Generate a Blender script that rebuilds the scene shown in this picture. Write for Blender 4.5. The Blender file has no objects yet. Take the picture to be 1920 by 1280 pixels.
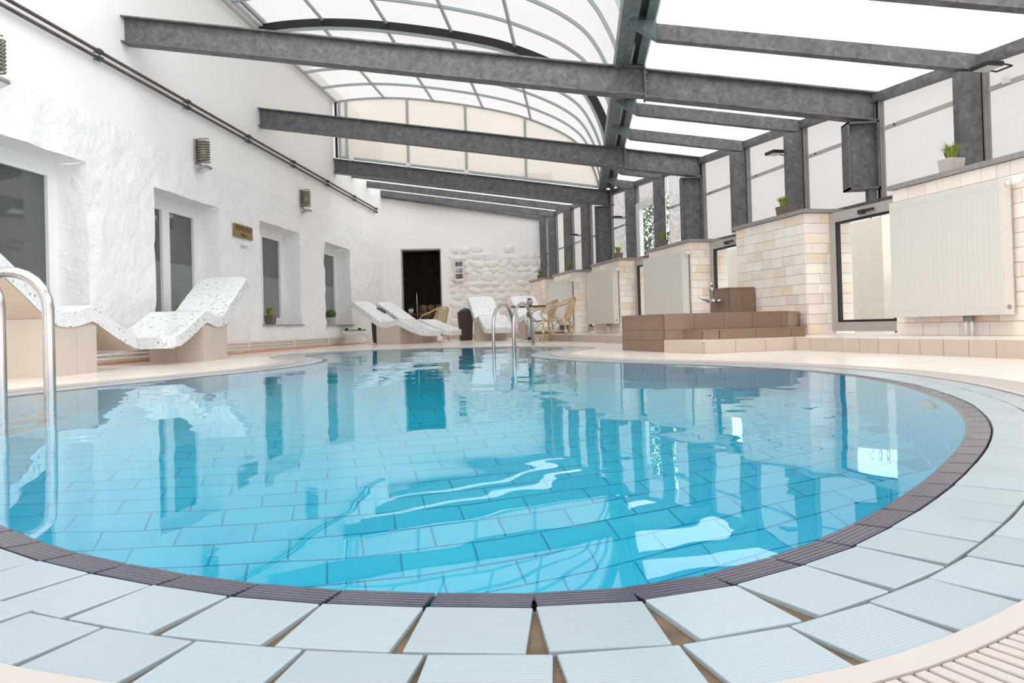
import bpy, bmesh, math, random
from mathutils import Vector, Matrix, noise
R = math.radians
rnd = random.Random(7)
sc = bpy.context.scene
COL = sc.collection

# ------------------------------------------------------------------ camera
YAW, PIT, ROLL, CAMZ = .09212, .01004, .02793, .30
fwd0 = Vector((-math.sin(YAW), math.cos(YAW), 0)); rgt0 = Vector((math.cos(YAW), math.sin(YAW), 0)); up0 = Vector((0, 0, 1))
fwd = fwd0 * math.cos(PIT) + up0 * math.sin(PIT)
up1 = up0 * math.cos(PIT) - fwd0 * math.sin(PIT)
ax = rgt0 * math.cos(ROLL) - up1 * math.sin(ROLL)
ay = rgt0 * math.sin(ROLL) + up1 * math.cos(ROLL)
cam_d = bpy.data.cameras.new('camera'); cam = bpy.data.objects.new('camera', cam_d); COL.objects.link(cam)
M = Matrix((ax, ay, -fwd)).transposed().to_4x4(); M.translation = Vector((0, 0, CAMZ)); cam.matrix_world = M
cam_d.sensor_width = 36; cam_d.lens = 1398.2 / 1920 * 36; cam_d.shift_y = -(640 - 599.06) / 1920; cam_d.clip_start = .02
sc.camera = cam

# ------------------------------------------------------------------ sky and exposure
w = bpy.data.worlds.new('overcast_sky'); sc.world = w; w.use_nodes = True
w.node_tree.nodes['Background'].inputs[0].default_value = (.965, .985, .995, 1)
w.node_tree.nodes['Background'].inputs[1].default_value = 1.0
sc.view_settings.view_transform = 'Standard'; sc.view_settings.look = 'None'
sc.view_settings.gamma = 1; sc.view_settings.use_curve_mapping = False
sc.view_settings.exposure = 1.3
sc.cycles.max_bounces = 14; sc.cycles.transparent_max_bounces = 16; sc.cycles.diffuse_bounces = 8
sc.cycles.use_denoising = True

# ------------------------------------------------------------------ materials
def srgb(r, g, b):
    f = lambda c: (c / 255 / 12.92) if c / 255 <= .04045 else ((c / 255 + .055) / 1.055) ** 2.4
    return (f(r), f(g), f(b), 1)
class NT:
    def __init__(s, name):
        s.m = bpy.data.materials.new(name); s.m.use_nodes = True; s.t = s.m.node_tree; s.t.nodes.clear()
        s.out = s.n('ShaderNodeOutputMaterial')
    def n(s, t, **kw):
        x = s.t.nodes.new(t)
        for k, v in kw.items(): setattr(x, k, v)
        return x
    def l(s, a, b): s.t.links.new(a, b)
    def coord(s, kind='Object', scale=(1, 1, 1), rot=(0, 0, 0)):
        c = s.n('ShaderNodeTexCoord'); mp = s.n('ShaderNodeMapping'); s.l(c.outputs[kind], mp.inputs[0])
        mp.inputs['Scale'].default_value = scale; mp.inputs['Rotation'].default_value = rot
        return mp.outputs[0]
    def noise(s, vec, scale, detail=3, rough=.55):
        x = s.n('ShaderNodeTexNoise'); x.inputs['Scale'].default_value = scale; x.inputs['Detail'].default_value = detail
        x.inputs['Roughness'].default_value = rough; s.l(vec, x.inputs['Vector']); return x.outputs['Fac']
    def ramp(s, fac, stops, interp='LINEAR'):
        x = s.n('ShaderNodeValToRGB'); x.color_ramp.interpolation = interp; e = x.color_ramp.elements
        while len(e) < len(stops): e.new(.5)
        for k, (p, c) in enumerate(stops): e[k].position = p; e[k].color = c
        s.l(fac, x.inputs[0]); return x.outputs[0]
    def bump(s, h, strength=.3, dist=.01):
        x = s.n('ShaderNodeBump'); x.inputs['Strength'].default_value = strength; x.inputs['Distance'].default_value = dist
        s.l(h, x.inputs['Height']); return x.outputs[0]
    def bsdf(s, col=None, rough=.5, metal=0, normal=None, spec=.5, ior=1.5):
        b = s.n('ShaderNodeBsdfPrincipled'); b.inputs['Roughness'].default_value = rough; b.inputs['Metallic'].default_value = metal
        b.inputs['Specular IOR Level'].default_value = spec; b.inputs['IOR'].default_value = ior
        if isinstance(col, tuple): b.inputs['Base Color'].default_value = col
        elif col is not None: s.l(col, b.inputs['Base Color'])
        if normal is not None: s.l(normal, b.inputs['Normal'])
        s.l(b.outputs[0], s.out.inputs[0]); return b
MAT = {}
def plain(name, col, rough=.5, metal=0, var=.08, scale=6, bump=0, bscale=60, spec=.5, kind='Object', bd=.01):
    t = NT(name); v = t.coord(kind); f = t.noise(v, scale)
    a = tuple(max(0, c * (1 - var)) for c in col[:3]) + (1,); b = tuple(min(1, c * (1 + var)) for c in col[:3]) + (1,)
    c = t.ramp(f, [(.3, a), (.7, b)])
    nm = t.bump(t.noise(v, bscale, 4), bump, bd) if bump else None
    t.bsdf(c, rough, metal, nm, spec); MAT[name] = t.m; return t.m
plain('plaster_smooth', srgb(245, 243, 241), .75, var=.02, scale=.7, bump=.05, bscale=12)
plain('plaster_rough', srgb(241, 240, 240), .8, var=.015, scale=3, bump=1, bscale=8, bd=.03)
plain('stone_paint', srgb(238, 234, 230), .7, var=.02, scale=3, bump=.25, bscale=14)
plain('white_frame', srgb(240, 240, 240), .35, var=.01)
plain('rib_backlit_grey', srgb(170, 178, 181), .4, var=.02)  # grey darkened to put the shade of backlit ribs into the colour
plain('grey_frame', srgb(176, 170, 165), .4, var=.03)
plain('radiator_white', srgb(216, 211, 204), .35, var=.01)
plain('chrome', (.62, .6, .6, 1), .14, 1, var=.03)
plain('steel_tube', (.55, .52, .5, 1), .2, 1, var=.05)
plain('black_plastic', srgb(36, 35, 37), .4, var=.1)
plain('black_seal', srgb(22, 22, 22), .5, var=.1)
plain('dark_planter', srgb(72, 58, 56), .6, var=.06)
plain('pot_grey', srgb(118, 104, 94), .8, var=.1)
plain('pot_pale', srgb(196, 186, 178), .8, var=.06)
plain('coping_stone', srgb(150, 143, 140), .55, var=.15, scale=30)
plain('beige_tile', srgb(205, 192, 180), .35, var=.03, scale=3)
plain('beige_riser', srgb(198, 181, 165), .35, var=.04, scale=2.5)
plain('brown_tile', srgb(136, 110, 91), .35, var=.08, scale=3)
plain('grout_beige', srgb(196, 180, 165), .8, var=.06)
plain('grout_brown', srgb(120, 96, 80), .8, var=.1)
plain('grout_dirty', srgb(98, 80, 62), .85, var=.35, scale=25, bump=.5)
plain('brick_mortar', srgb(206, 190, 172), .85, var=.06)
plain('grate_white', srgb(180, 171, 165), .5, var=.02)
plain('channel_dark', srgb(150, 130, 115), .8, var=.2)
plain('wood_dark', srgb(70, 42, 32), .4, var=.15, scale=10)
plain('rattan', srgb(198, 174, 136), .5, var=.15, scale=20)
plain('rattan_weave', srgb(210, 189, 155), .6, var=.12, scale=40, bump=.6, bscale=90)
plain('binding_cream', srgb(232, 214, 180), .6, var=.05)
plain('brass', srgb(150, 122, 72), .35, .5, var=.1)
plain('engraving', srgb(62, 48, 30), .6, var=.05)
plain('copper_pipe', srgb(92, 82, 80), .55, .2, var=.35, scale=8)
plain('clamp_green', srgb(70, 92, 86), .5, .3, var=.2, scale=30)
plain('pipe_cream', srgb(232, 222, 210), .5, var=.03)
plain('sealant_orange', srgb(226, 160, 128), .7, var=.1)
plain('lamp_metal', srgb(150, 144, 128), .4, .5, var=.08)
plain('lamp_grey', srgb(150, 146, 144), .4, .4, var=.08)
plain('lens_white', srgb(225, 228, 225), .2, var=.02)
plain('grass_green', srgb(138, 152, 62), .6, var=.45, scale=40)
plain('leaf_green', srgb(70, 100, 48), .6, var=.5, scale=18)
plain('topiary_green', srgb(58, 90, 40), .7, var=.4, scale=60, bump=.6)
plain('succulent_green', srgb(62, 84, 72), .6, var=.3, scale=30)
plain('twig_brown', srgb(96, 80, 70), .8, var=.2)
plain('cave_wall', srgb(84, 66, 56), .9, var=.3, scale=4, bump=.5, bscale=10)
plain('cave_stone', srgb(130, 104, 74), .8, var=.35, scale=5, bump=.4)
plain('hose_white', srgb(232, 226, 220), .4, var=.02)
plain('ground_gravel', srgb(170, 162, 152), .9, var=.15, scale=8)
plain('underside_beige', srgb(200, 184, 168), .7, var=.04)
plain('drain_ivory', srgb(214, 206, 176), .4, var=.05)
plain('pebble_paper', srgb(222, 214, 202), .6, var=.02)

def galvanised(name, lo, hi, tint=(1, 1, 1)):
    t = NT(name); v = t.coord('Object')
    a = t.noise(v, 9, 5, .65); b = t.n('ShaderNodeTexVoronoi'); b.inputs['Scale'].default_value = 26; t.l(v, b.inputs['Vector'])
    mx = t.n('ShaderNodeMix', data_type='FLOAT'); mx.inputs[0].default_value = .25; t.l(a, mx.inputs[2]); t.l(b.outputs['Color'], mx.inputs[3])
    c = t.ramp(mx.outputs[0], [(.3, (lo * tint[0], lo * tint[1], lo * tint[2], 1)), (.62, (hi * tint[0], hi * tint[1], hi * tint[2], 1)), (.8, (hi * 1.5 * tint[0], hi * 1.5 * tint[1], hi * 1.5 * tint[2], 1))])
    t.bsdf(c, .5, .35); MAT[name] = t.m
galvanised('galvanised', .085, .17, (1.0, .97, 1.0))
galvanised('galvanised_blue', .13, .22, (.86, 1.0, 1.06))

def polycarb(name, col, trans, mixf, ribscale=0, axis='X'):
    t = NT(name)
    a = t.n('ShaderNodeBsdfTranslucent'); b = t.n('ShaderNodeBsdfTransparent'); g = t.n('ShaderNodeBsdfDiffuse')
    v = t.coord('Object'); f = t.noise(v, .9, 4)
    c = t.ramp(f, [(.3, tuple(x * .95 for x in col[:3]) + (1,)), (.7, col)])
    if ribscale:
        wv = t.n('ShaderNodeTexWave', wave_type='BANDS', bands_direction=axis); wv.inputs['Scale'].default_value = ribscale; t.l(v, wv.inputs[0])
        mc = t.n('ShaderNodeMix', data_type='RGBA', blend_type='MULTIPLY'); mc.inputs[0].default_value = .1
        t.l(c, mc.inputs[6]); t.l(wv.outputs['Color'], mc.inputs[7]); c = mc.outputs[2]
    t.l(c, a.inputs[0]); t.l(c, g.inputs[0]); b.inputs[0].default_value = trans
    m0 = t.n('ShaderNodeMixShader'); m0.inputs[0].default_value = .22; t.l(a.outputs[0], m0.inputs[1]); t.l(g.outputs[0], m0.inputs[2])
    m = t.n('ShaderNodeMixShader'); m.inputs[0].default_value = mixf; t.l(m0.outputs[0], m.inputs[1]); t.l(b.outputs[0], m.inputs[2])
    t.l(m.outputs[0], t.out.inputs[0]); MAT[name] = t.m
polycarb('polycarb_roof', (.95, .94, .94, 1), (.96, .96, .96, 1), .7)
polycarb('polycarb_dome', (.50, .48, .465, 1), (.41, .395, .385, 1), .5)
polycarb('polycarb_gable', (.90, .86, .82, 1), (.66, .63, .60, 1), .5)
polycarb('polycarb_wall', (.80, .77, .76, 1), (.66, .64, .63, 1), .42, 14, 'X')

def mk_glass(name, tint, mixf):
    t = NT(name); tr = t.n('ShaderNodeBsdfTransparent'); tr.inputs[0].default_value = tint
    gl = t.n('ShaderNodeBsdfGlossy'); gl.inputs['Roughness'].default_value = .01
    lw = t.n('ShaderNodeLayerWeight'); pw_ = t.n('ShaderNodeMath', operation='POWER'); pw_.inputs[1].default_value = 5; t.l(lw.outputs['Facing'], pw_.inputs[0])
    fr = t.n('ShaderNodeMath', operation='MULTIPLY_ADD'); fr.inputs[1].default_value = .9; fr.inputs[2].default_value = .04; t.l(pw_.outputs[0], fr.inputs[0])
    m = t.n('ShaderNodeMixShader'); t.l(fr.outputs[0], m.inputs[0]); t.l(tr.outputs[0], m.inputs[1]); t.l(gl.outputs[0], m.inputs[2])
    t.l(m.outputs[0], t.out.inputs[0]); MAT[name] = t.m
mk_glass('clear_glass', (.86, .88, .87, 1), .1)
t = NT('dark_pane'); v = t.coord(); t.bsdf(t.ramp(t.noise(v, .8), [(.35, (.085, .09, .09, 1)), (.7, (.125, .13, .13, 1))]), .03); MAT['dark_pane'] = t.m
t = NT('frosted_film'); v = t.coord(); t.bsdf(t.ramp(t.noise(v, .6), [(.3, srgb(112, 122, 120)), (.7, srgb(124, 132, 130))]), .12); MAT['frosted_film'] = t.m

t = NT('pool_water'); v = t.coord('Object', (1, 1, 1), (0, 0, R(20)))
n1 = t.noise(v, 1.1, 1.2, .4); n2 = t.noise(v, 4.0, 1.0, .4)
mx = t.n('ShaderNodeMix', data_type='FLOAT'); mx.inputs[0].default_value = .16; t.l(n1, mx.inputs[2]); t.l(n2, mx.inputs[3])
nm = t.bump(mx.outputs[0], .5, .018)
g = t.n('ShaderNodeBsdfGlass'); g.inputs['IOR'].default_value = 1.4; g.inputs['Roughness'].default_value = 0; g.inputs['Color'].default_value = (.90, .985, 1, 1)
t.l(nm, g.inputs['Normal']); t.l(g.outputs[0], t.out.inputs[0]); MAT['pool_water'] = t.m

def pool_tile(name, lo, hi):
    t = NT(name); oi = t.n('ShaderNodeObjectInfo'); v = t.coord(); f = t.noise(v, 2)
    ad = t.n('ShaderNodeMath', operation='ADD'); t.l(oi.outputs['Random'], ad.inputs[0]); t.l(f, ad.inputs[1])
    hf = t.n('ShaderNodeMath', operation='MULTIPLY'); hf.inputs[1].default_value = .5; t.l(ad.outputs[0], hf.inputs[0])
    t.bsdf(t.ramp(hf.outputs[0], [(.25, lo), (.75, hi)]), .4); MAT[name] = t.m
pool_tile('pool_blue', (.035, .70, .90, 1), (.045, .76, .93, 1))
plain('pool_grout', (.018, .50, .66, 1), .8, var=.1)
def ribbed(name, col, scale, rough, strength, var=.05):
    t = NT(name); v = t.coord('Object'); oi = t.n('ShaderNodeObjectInfo')
    wv = t.n('ShaderNodeTexWave', wave_type='BANDS', bands_direction='Y'); wv.inputs['Scale'].default_value = scale; t.l(v, wv.inputs[0])
    a = tuple(c * (1 - var) for c in col[:3]) + (1,); b = tuple(min(1, c * (1 + var)) for c in col[:3]) + (1,)
    c = t.ramp(oi.outputs['Random'], [(0, a), (1, b)])
    b2 = t.bsdf(c, rough, 0, t.bump(wv.outputs['Fac'], strength, .004)); MAT[name] = t.m
ribbed('rim_tile_blue', srgb(153, 166, 172), 62, .25, .06)
ribbed('edge_tile_dark', srgb(62, 60, 78), 36, .2, .35, .12)

t = NT('mosaic'); v = t.coord('UV')
bt = t.n('ShaderNodeTexBrick'); bt.offset = 0; bt.squash = 1; t.l(v, bt.inputs[0])
bt.inputs['Scale'].default_value = 1; bt.inputs['Brick Width'].default_value = .027; bt.inputs['Row Height'].default_value = .027
bt.inputs['Mortar Size'].default_value = .0016; bt.inputs['Mortar Smooth'].default_value = .2
bt.inputs['Color1'].default_value = (0, 0, 0, 1); bt.inputs['Color2'].default_value = (1, 1, 1, 1); bt.inputs['Mortar'].default_value = (0, 0, 0, 1); bt.inputs['Bias'].default_value = 0
c1 = t.ramp(bt.outputs['Color'], [(0, srgb(158, 166, 170)), (.035, srgb(184, 190, 192)), (.06, srgb(224, 229, 231)), (.5, srgb(236, 239, 240)), (1, srgb(244, 246, 246))])
mc = t.n('ShaderNodeMix', data_type='RGBA'); t.l(bt.outputs['Fac'], mc.inputs[0]); t.l(c1, mc.inputs[6]); mc.inputs[7].default_value = srgb(206, 206, 204)
t.bsdf(mc.outputs[2], .2); MAT['mosaic'] = t.m

t = NT('brick_stone'); oi = t.n('ShaderNodeObjectInfo'); v = t.coord('Object'); f = t.noise(v, 1.4, 4)
ad = t.n('ShaderNodeMath', operation='MULTIPLY_ADD'); ad.inputs[1].default_value = .25; t.l(f, ad.inputs[0]); t.l(oi.outputs['Random'], ad.inputs[2])
fr = t.n('ShaderNodeMath', operation='FRACT'); t.l(ad.outputs[0], fr.inputs[0])
c = t.ramp(fr.outputs[0], [(0, srgb(246, 235, 222)), (.25, srgb(250, 240, 226)), (.45, srgb(240, 225, 213)), (.6, srgb(242, 230, 224)), (.72, srgb(248, 235, 218)), (.84, srgb(240, 217, 190)), (.92, srgb(232, 216, 212)), (1, srgb(246, 235, 222))])
t.bsdf(c, .7, 0, t.bump(t.noise(v, 7, 4), .2, .01)); MAT['brick_stone'] = t.m

GA = R(18.6)
t = NT('deck_tiles'); v = t.coord('Object', (1, 1, 1), (0, 0, -GA))
bt = t.n('ShaderNodeTexBrick'); bt.offset = 0; t.l(v, bt.inputs[0]); bt.inputs['Scale'].default_value = 1
bt.inputs['Brick Width'].default_value = .6; bt.inputs['Row Height'].default_value = .6; bt.inputs['Mortar Size'].default_value = .004
bt.inputs['Color1'].default_value = srgb(229, 220, 211); bt.inputs['Color2'].default_value = srgb(236, 228, 219); bt.inputs['Mortar'].default_value = srgb(206, 190, 174)
t.bsdf(bt.outputs['Color'], .22); MAT['deck_tiles'] = t.m

t = NT('radiator_front'); v = t.coord('Object'); wv = t.n('ShaderNodeTexWave', wave_type='BANDS', bands_direction='X'); wv.inputs['Scale'].default_value = 6; t.l(v, wv.inputs[0])
t.bsdf(srgb(216, 211, 204), .35, 0, t.bump(wv.outputs['Fac'], .12, .006)); MAT['radiator_front'] = t.m
def photo(name, stops, scale):
    t = NT(name); v = t.coord('Object'); t.bsdf(t.ramp(t.noise(v, scale, 5), stops), .4); MAT[name] = t.m
photo('photo_town', [(.35, srgb(70, 60, 66)), (.5, srgb(120, 108, 108)), (.65, srgb(170, 180, 190))], 9)
photo('photo_lake', [(.35, srgb(58, 76, 92)), (.5, srgb(140, 156, 168)), (.65, srgb(196, 202, 208))], 7)
photo('photo_room', [(.35, srgb(66, 50, 46)), (.55, srgb(120, 92, 78)), (.7, srgb(190, 170, 160))], 8)

# ------------------------------------------------------------------ helpers
def tag(o, label=None, cat=None, group=None, kind=None):
    if label: o['label'] = label
    if cat: o['category'] = cat
    if group: o['group'] = group
    if kind: o['kind'] = kind
    return o
def empty(name, loc, rz=0, **kw):
    o = bpy.data.objects.new(name, None); o.location = loc; o.rotation_euler = (0, 0, rz); COL.objects.link(o); o.empty_display_size = .1
    return tag(o, **kw)
class MB:
    def __init__(s): s.v = []; s.f = []; s.uv = {}
    def add(s, vs, fs):
        k = len(s.v); s.v += [tuple(x) for x in vs]; s.f += [tuple(i + k for i in f) for f in fs]; return s
    def box(s, x0, x1, y0, y1, z0, z1, m=None):
        vs = [Vector((x, y, z)) for z in (z0, z1) for y in (y0, y1) for x in (x0, x1)]
        if m: vs = [m @ p for p in vs]
        return s.add(vs, [(0, 2, 3, 1), (4, 5, 7, 6), (0, 1, 5, 4), (2, 6, 7, 3), (0, 4, 6, 2), (1, 3, 7, 5)])
    def hexa(s, b, t):
        n = len(b)
        return s.add(list(b) + list(t), [tuple(range(n - 1, -1, -1)), tuple(range(n, 2 * n))] + [(i, (i + 1) % n, n + (i + 1) % n, n + i) for i in range(n)])
    def prism(s, poly, z0, z1): return s.hexa([(x, y, z0) for x, y in poly], [(x, y, z1) for x, y in poly])
    def sweep(s, prof, path_a, path_b):          # profile (list of 3d points) translated from a to b
        a = Vector(path_a); b = Vector(path_b)
        return s.hexa([Vector(p) + a for p in prof], [Vector(p) + b for p in prof])
    def tube(s, pts, r, n=10, cap=True, closed=False):
        pts = [Vector(p) for p in pts]; m = len(pts); rr = r if isinstance(r, (list, tuple)) else [r] * m
        tan = []
        for i in range(m):
            a = pts[(i - 1) % m] if (closed or i > 0) else pts[i]; b = pts[(i + 1) % m] if (closed or i < m - 1) else pts[i]
            tan.append((b - a).normalized())
        u = tan[0].orthogonal().normalized(); k0 = len(s.v)
        for i in range(m):
            u = (u - tan[i] * u.dot(tan[i])).normalized(); vv = tan[i].cross(u)
            for j in range(n):
                a = 2 * math.pi * j / n; s.v.append(tuple(pts[i] + (u * math.cos(a) + vv * math.sin(a)) * rr[i]))
        for i in range(m if closed else m - 1):
            for j in range(n):
                p = k0 + i * n; q = k0 + ((i + 1) % m) * n
                s.f.append((p + j, p + (j + 1) % n, q + (j + 1) % n, q + j))
        if cap and not closed:
            s.f.append(tuple(k0 + j for j in range(n - 1, -1, -1))); s.f.append(tuple(k0 + (m - 1) * n + j for j in range(n)))
        return s
    def lathe(s, prof, n=20, c=(0, 0, 0)):
        k0 = len(s.v)
        for r, z in prof:
            for j in range(n): a = 2 * math.pi * j / n; s.v.append((c[0] + r * math.cos(a), c[1] + r * math.sin(a), c[2] + z))
        for i in range(len(prof) - 1):
            for j in range(n): s.f.append((k0 + i * n + j, k0 + i * n + (j + 1) % n, k0 + (i + 1) * n + (j + 1) % n, k0 + (i + 1) * n + j))
        s.f.append(tuple(k0 + j for j in range(n - 1, -1, -1))); s.f.append(tuple(k0 + (len(prof) - 1) * n + j for j in range(n)))
        return s
    def mesh(s, name, mat, smooth=False, bevel=0):
        me = bpy.data.meshes.new(name); me.from_pydata(s.v, [], s.f); me.update()
        if bevel:
            bm = bmesh.new(); bm.from_mesh(me); bmesh.ops.bevel(bm, geom=bm.edges[:], offset=bevel, segments=2, affect='EDGES', profile=.5, clamp_overlap=True); bm.to_mesh(me); bm.free()
        if smooth: me.polygons.foreach_set('use_smooth', [True] * len(me.polygons))
        me.materials.append(MAT[mat]); return me
    def build(s, name, mat, parent=None, smooth=False, bevel=0, loc=None, **kw):
        o = bpy.data.objects.new(name, s.mesh(name, mat, smooth, bevel)); COL.objects.link(o)
        if parent: o.parent = parent
        if loc is not None: o.location = loc
        return tag(o, **kw)
def inst(name, me, parent=None, loc=(0, 0, 0), rot=(0, 0, 0), scale=(1, 1, 1)):
    o = bpy.data.objects.new(name, me); o.location = loc; o.rotation_euler = rot; o.scale = scale; COL.objects.link(o)
    if parent: o.parent = parent
    return o
def copy_tree(o, parent=None):
    c = o.copy(); COL.objects.link(c); c.parent = parent
    for ch in list(o.children): copy_tree(ch, c)
    return c
def smoothed(pts, n=6, closed=False):
    P = [Vector(p) for p in pts]; m = len(P); out = []
    for i in range(m if closed else m - 1):
        p0 = P[(i - 1) % m] if closed or i > 0 else P[i]; p1 = P[i]; p2 = P[(i + 1) % m]; p3 = P[(i + 2) % m] if closed or i + 2 < m else p2
        for k in range(n):
            t = k / n; out.append(.5 * ((2 * p1) + (p2 - p0) * t + (2 * p0 - 5 * p1 + 4 * p2 - p3) * t * t + (3 * p1 - p0 - 3 * p2 + p3) * t ** 3))
    if not closed: out.append(P[-1])
    return out

# frame of the slanting right wall: s along it (away from the camera), w from it into the room
P0 = Vector((3.27, 8.48, 0)); DW = Vector((-math.sin(GA), math.cos(GA), 0)); NW = Vector((-math.cos(GA), -math.sin(GA), 0))
def WP(s, w, z=0): return P0 + DW * s + NW * w + Vector((0, 0, z))
WM = Matrix((DW, NW, Vector((0, 0, 1)))).transposed().to_4x4(); WM.translation = P0       # local (s, w, z)
def wbox(mb, s0, s1, w0, w1, z0, z1): return mb.box(s0, s1, w0, w1, z0, z1, WM)
XL = -5.365
def wall_x(y): return P0.x - (y - P0.y) * math.tan(GA)
def roof_z(x): return 4.15 - .163 * (x + 5.365)

# ------------------------------------------------------------------ pool outline
ctrl = [(-1.62, 1.6), (-.98, 1.17), (-.72, 1.01), (-.42, .893), (-.14, .858), (.07, .892), (.25, 1.01), (.40, 1.165), (.54, 1.34), (.69, 1.55), (.87, 1.83), (1.02, 2.1), (1.14, 2.37), (1.25, 2.68),
        (1.34, 3.06), (1.40, 3.5), (1.39, 4.01), (1.27, 4.51), (1.06, 4.93), (.71, 5.41), (.29, 5.84), (-.05, 6.3), (-.33, 6.85), (-.52, 7.4), (-.61, 7.98), (-.55, 8.73), (-.38, 9.31),
        (-.30, 9.75), (-.42, 10.25), (-.72, 10.7), (-1.12, 11.08), (-1.57, 11.38), (-2.15, 11.5), (-2.72, 11.42), (-3.19, 11.2), (-3.54, 10.85), (-3.70, 10.35), (-3.62, 9.67), (-3.3, 8.95), (-2.9, 8.3),
        (-2.64, 7.5), (-2.55, 6.8), (-2.58, 6.09), (-2.69, 5.58), (-2.87, 4.91), (-3.02, 4.24), (-3.07, 3.65), (-2.88, 3.13), (-2.57, 2.62), (-2.15, 2.1)]
fine = [Vector((p.x, p.y)) for p in smoothed([(x, y, 0) for x, y in ctrl], 12, True)]
def resample(pts, n):
    L = [0]
    for i in range(len(pts)): L.append(L[-1] + (pts[(i + 1) % len(pts)] - pts[i]).length)
    out = []; j = 0
    for k in range(n):
        d = L[-1] * k / n
        while L[j + 1] < d: j += 1
        a = pts[j % len(pts)]; b = pts[(j + 1) % len(pts)]; out.append(a + (b - a) * ((d - L[j]) / (L[j + 1] - L[j])))
    return out, L[-1]
NP = 640
ring, PERIM = resample(fine, NP)
nrm = []
for i in range(NP):
    d = ring[(i + 2) % NP] - ring[i - 2]; nrm.append(Vector((d.y, -d.x)).normalized())      # counter-clockwise outline: outward
def off(d): return [ring[i] + nrm[i] * d for i in range(NP)]
def band(mb, d0, z0, d1, z1):
    a = off(d0); b = off(d1)
    mb.add([(p.x, p.y, z0) for p in a] + [(p.x, p.y, z1) for p in b], [(i, NP + i, NP + (i + 1) % NP, (i + 1) % NP) for i in range(NP)])
    return mb
D_DARK, D_R1, D_R2, D_GR = .055, .170, .272, .487
WATER_Z = -.005; DEPTH = 1.6

def inside(p, poly):
    c = False; j = len(poly) - 1
    for i in range(len(poly)):
        a, b = poly[i], poly[j]
        if (a.y > p.y) != (b.y > p.y) and p.x < (b.x - a.x) * (p.y - a.y) / (b.y - a.y) + a.x: c = not c
        j = i
    return c
# basin: wall below the rim, a shell floor, rim bed
mb = MB(); band(mb, 0, -DEPTH, 0, -.02)
basin = mb.build('pool_basin', 'pool_blue', smooth=True, kind='structure', label='turquoise tiled basin of the curved indoor swimming pool')
mb = MB(); o0 = off(.02); mb.add([(p.x, p.y, -DEPTH - .006) for p in o0], [tuple(range(NP))]); mb.build('floor_bed', 'pool_grout', basin)
mb = MB(); band(mb, -.004, -.04, .0, -.02); band(mb, .0, -.02, D_DARK, -.016); band(mb, D_DARK, -.016, D_DARK + .001, -.007); band(mb, D_DARK + .001, -.007, D_R2 + .004, -.006); mb.build('rim_bed', 'grout_dirty', basin)
mb = MB(); band(mb, D_R2, -.004, D_R2 + .003, -.10); band(mb, D_R2 + .003, -.10, D_GR, -.10); band(mb, D_GR, -.10, D_GR, -.004)
mb.build('overflow_channel', 'channel_dark', basin)
# water
inner = off(.03)
mb = MB(); mb.add([(p.x, p.y, 0) for p in inner], [tuple(range(NP))])
water = mb.build('pool_water', 'pool_water', loc=(0, 0, WATER_Z), kind='structure', label='clear rippled turquoise water filling the curved pool')
# edge and rim tiles
def arc_tiles(dmid, pitch, start=0.0):
    a = off(dmid); pts, per = resample(a, NP * 2); n = int(per / pitch); out = []
    m = len(pts)
    for k in range(n):
        u = ((k + .5) / n + start / per) % 1 * m; i = int(u) % m; j = (i + 1) % m; p = pts[i].lerp(pts[j], u - int(u)); t = (pts[(i + 3) % m] - pts[i - 3]).normalized()
        out.append((p, math.atan2(t.y, t.x)))
    return out
def tile_mesh(name, w, d, mat, h=.012, bev=.0016):
    return MB().box(-w / 2, w / 2, -d / 2, d / 2, -h, 0).mesh(name, mat, bevel=bev)
edge_me = tile_mesh('edge_tile', .112, .05, 'edge_tile_dark')
for p, a in arc_tiles(D_DARK + .001, .119, .015):
    p = p - Vector((math.sin(a), -math.cos(a))) * .028
    inst('edge_tile', edge_me, basin, (p.x, p.y, -.0035), (R(-3), 0, a))
lights = []; RP1, RP2 = .015, -.002
r1 = tile_mesh('rim_tile', .1162, .1105, 'rim_tile_blue'); r2 = tile_mesh('rim_tile', .1162, .0975, 'rim_tile_blue')
# pitch set on the inner joint, so that gaps open like wedges outwards
for p, a in arc_tiles(D_DARK + .001, .119, RP1):
    nn = Vector((math.sin(a), -math.cos(a))); lights.append((p + nn * .0572, a, r1))
for p, a in arc_tiles(D_R1 + .001, .119, RP2):
    nn = Vector((math.sin(a), -math.cos(a))); lights.append((p + nn * .0508, a, r2))
lights.sort(key=lambda t: t[0].length if t[0].y > .2 and abs(t[0].x) < t[0].y * .9 else t[0].length + 20)
rest = MB()
for k, (p, a, me) in enumerate(lights):
    z = rnd.uniform(-.0012, 0)
    if k < 290: inst('rim_tile', me, basin, (p.x, p.y, z), (rnd.uniform(-.006, .006), rnd.uniform(-.006, .006), a))
    else: rest.box(-.058, .058, -.055, .055, -.01, 0, Matrix.Translation((p.x, p.y, 0)) @ Matrix.Rotation(a, 4, 'Z'))
rest.build('rim_tiles_beyond', 'rim_tile_blue', basin, kind='stuff')
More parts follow.
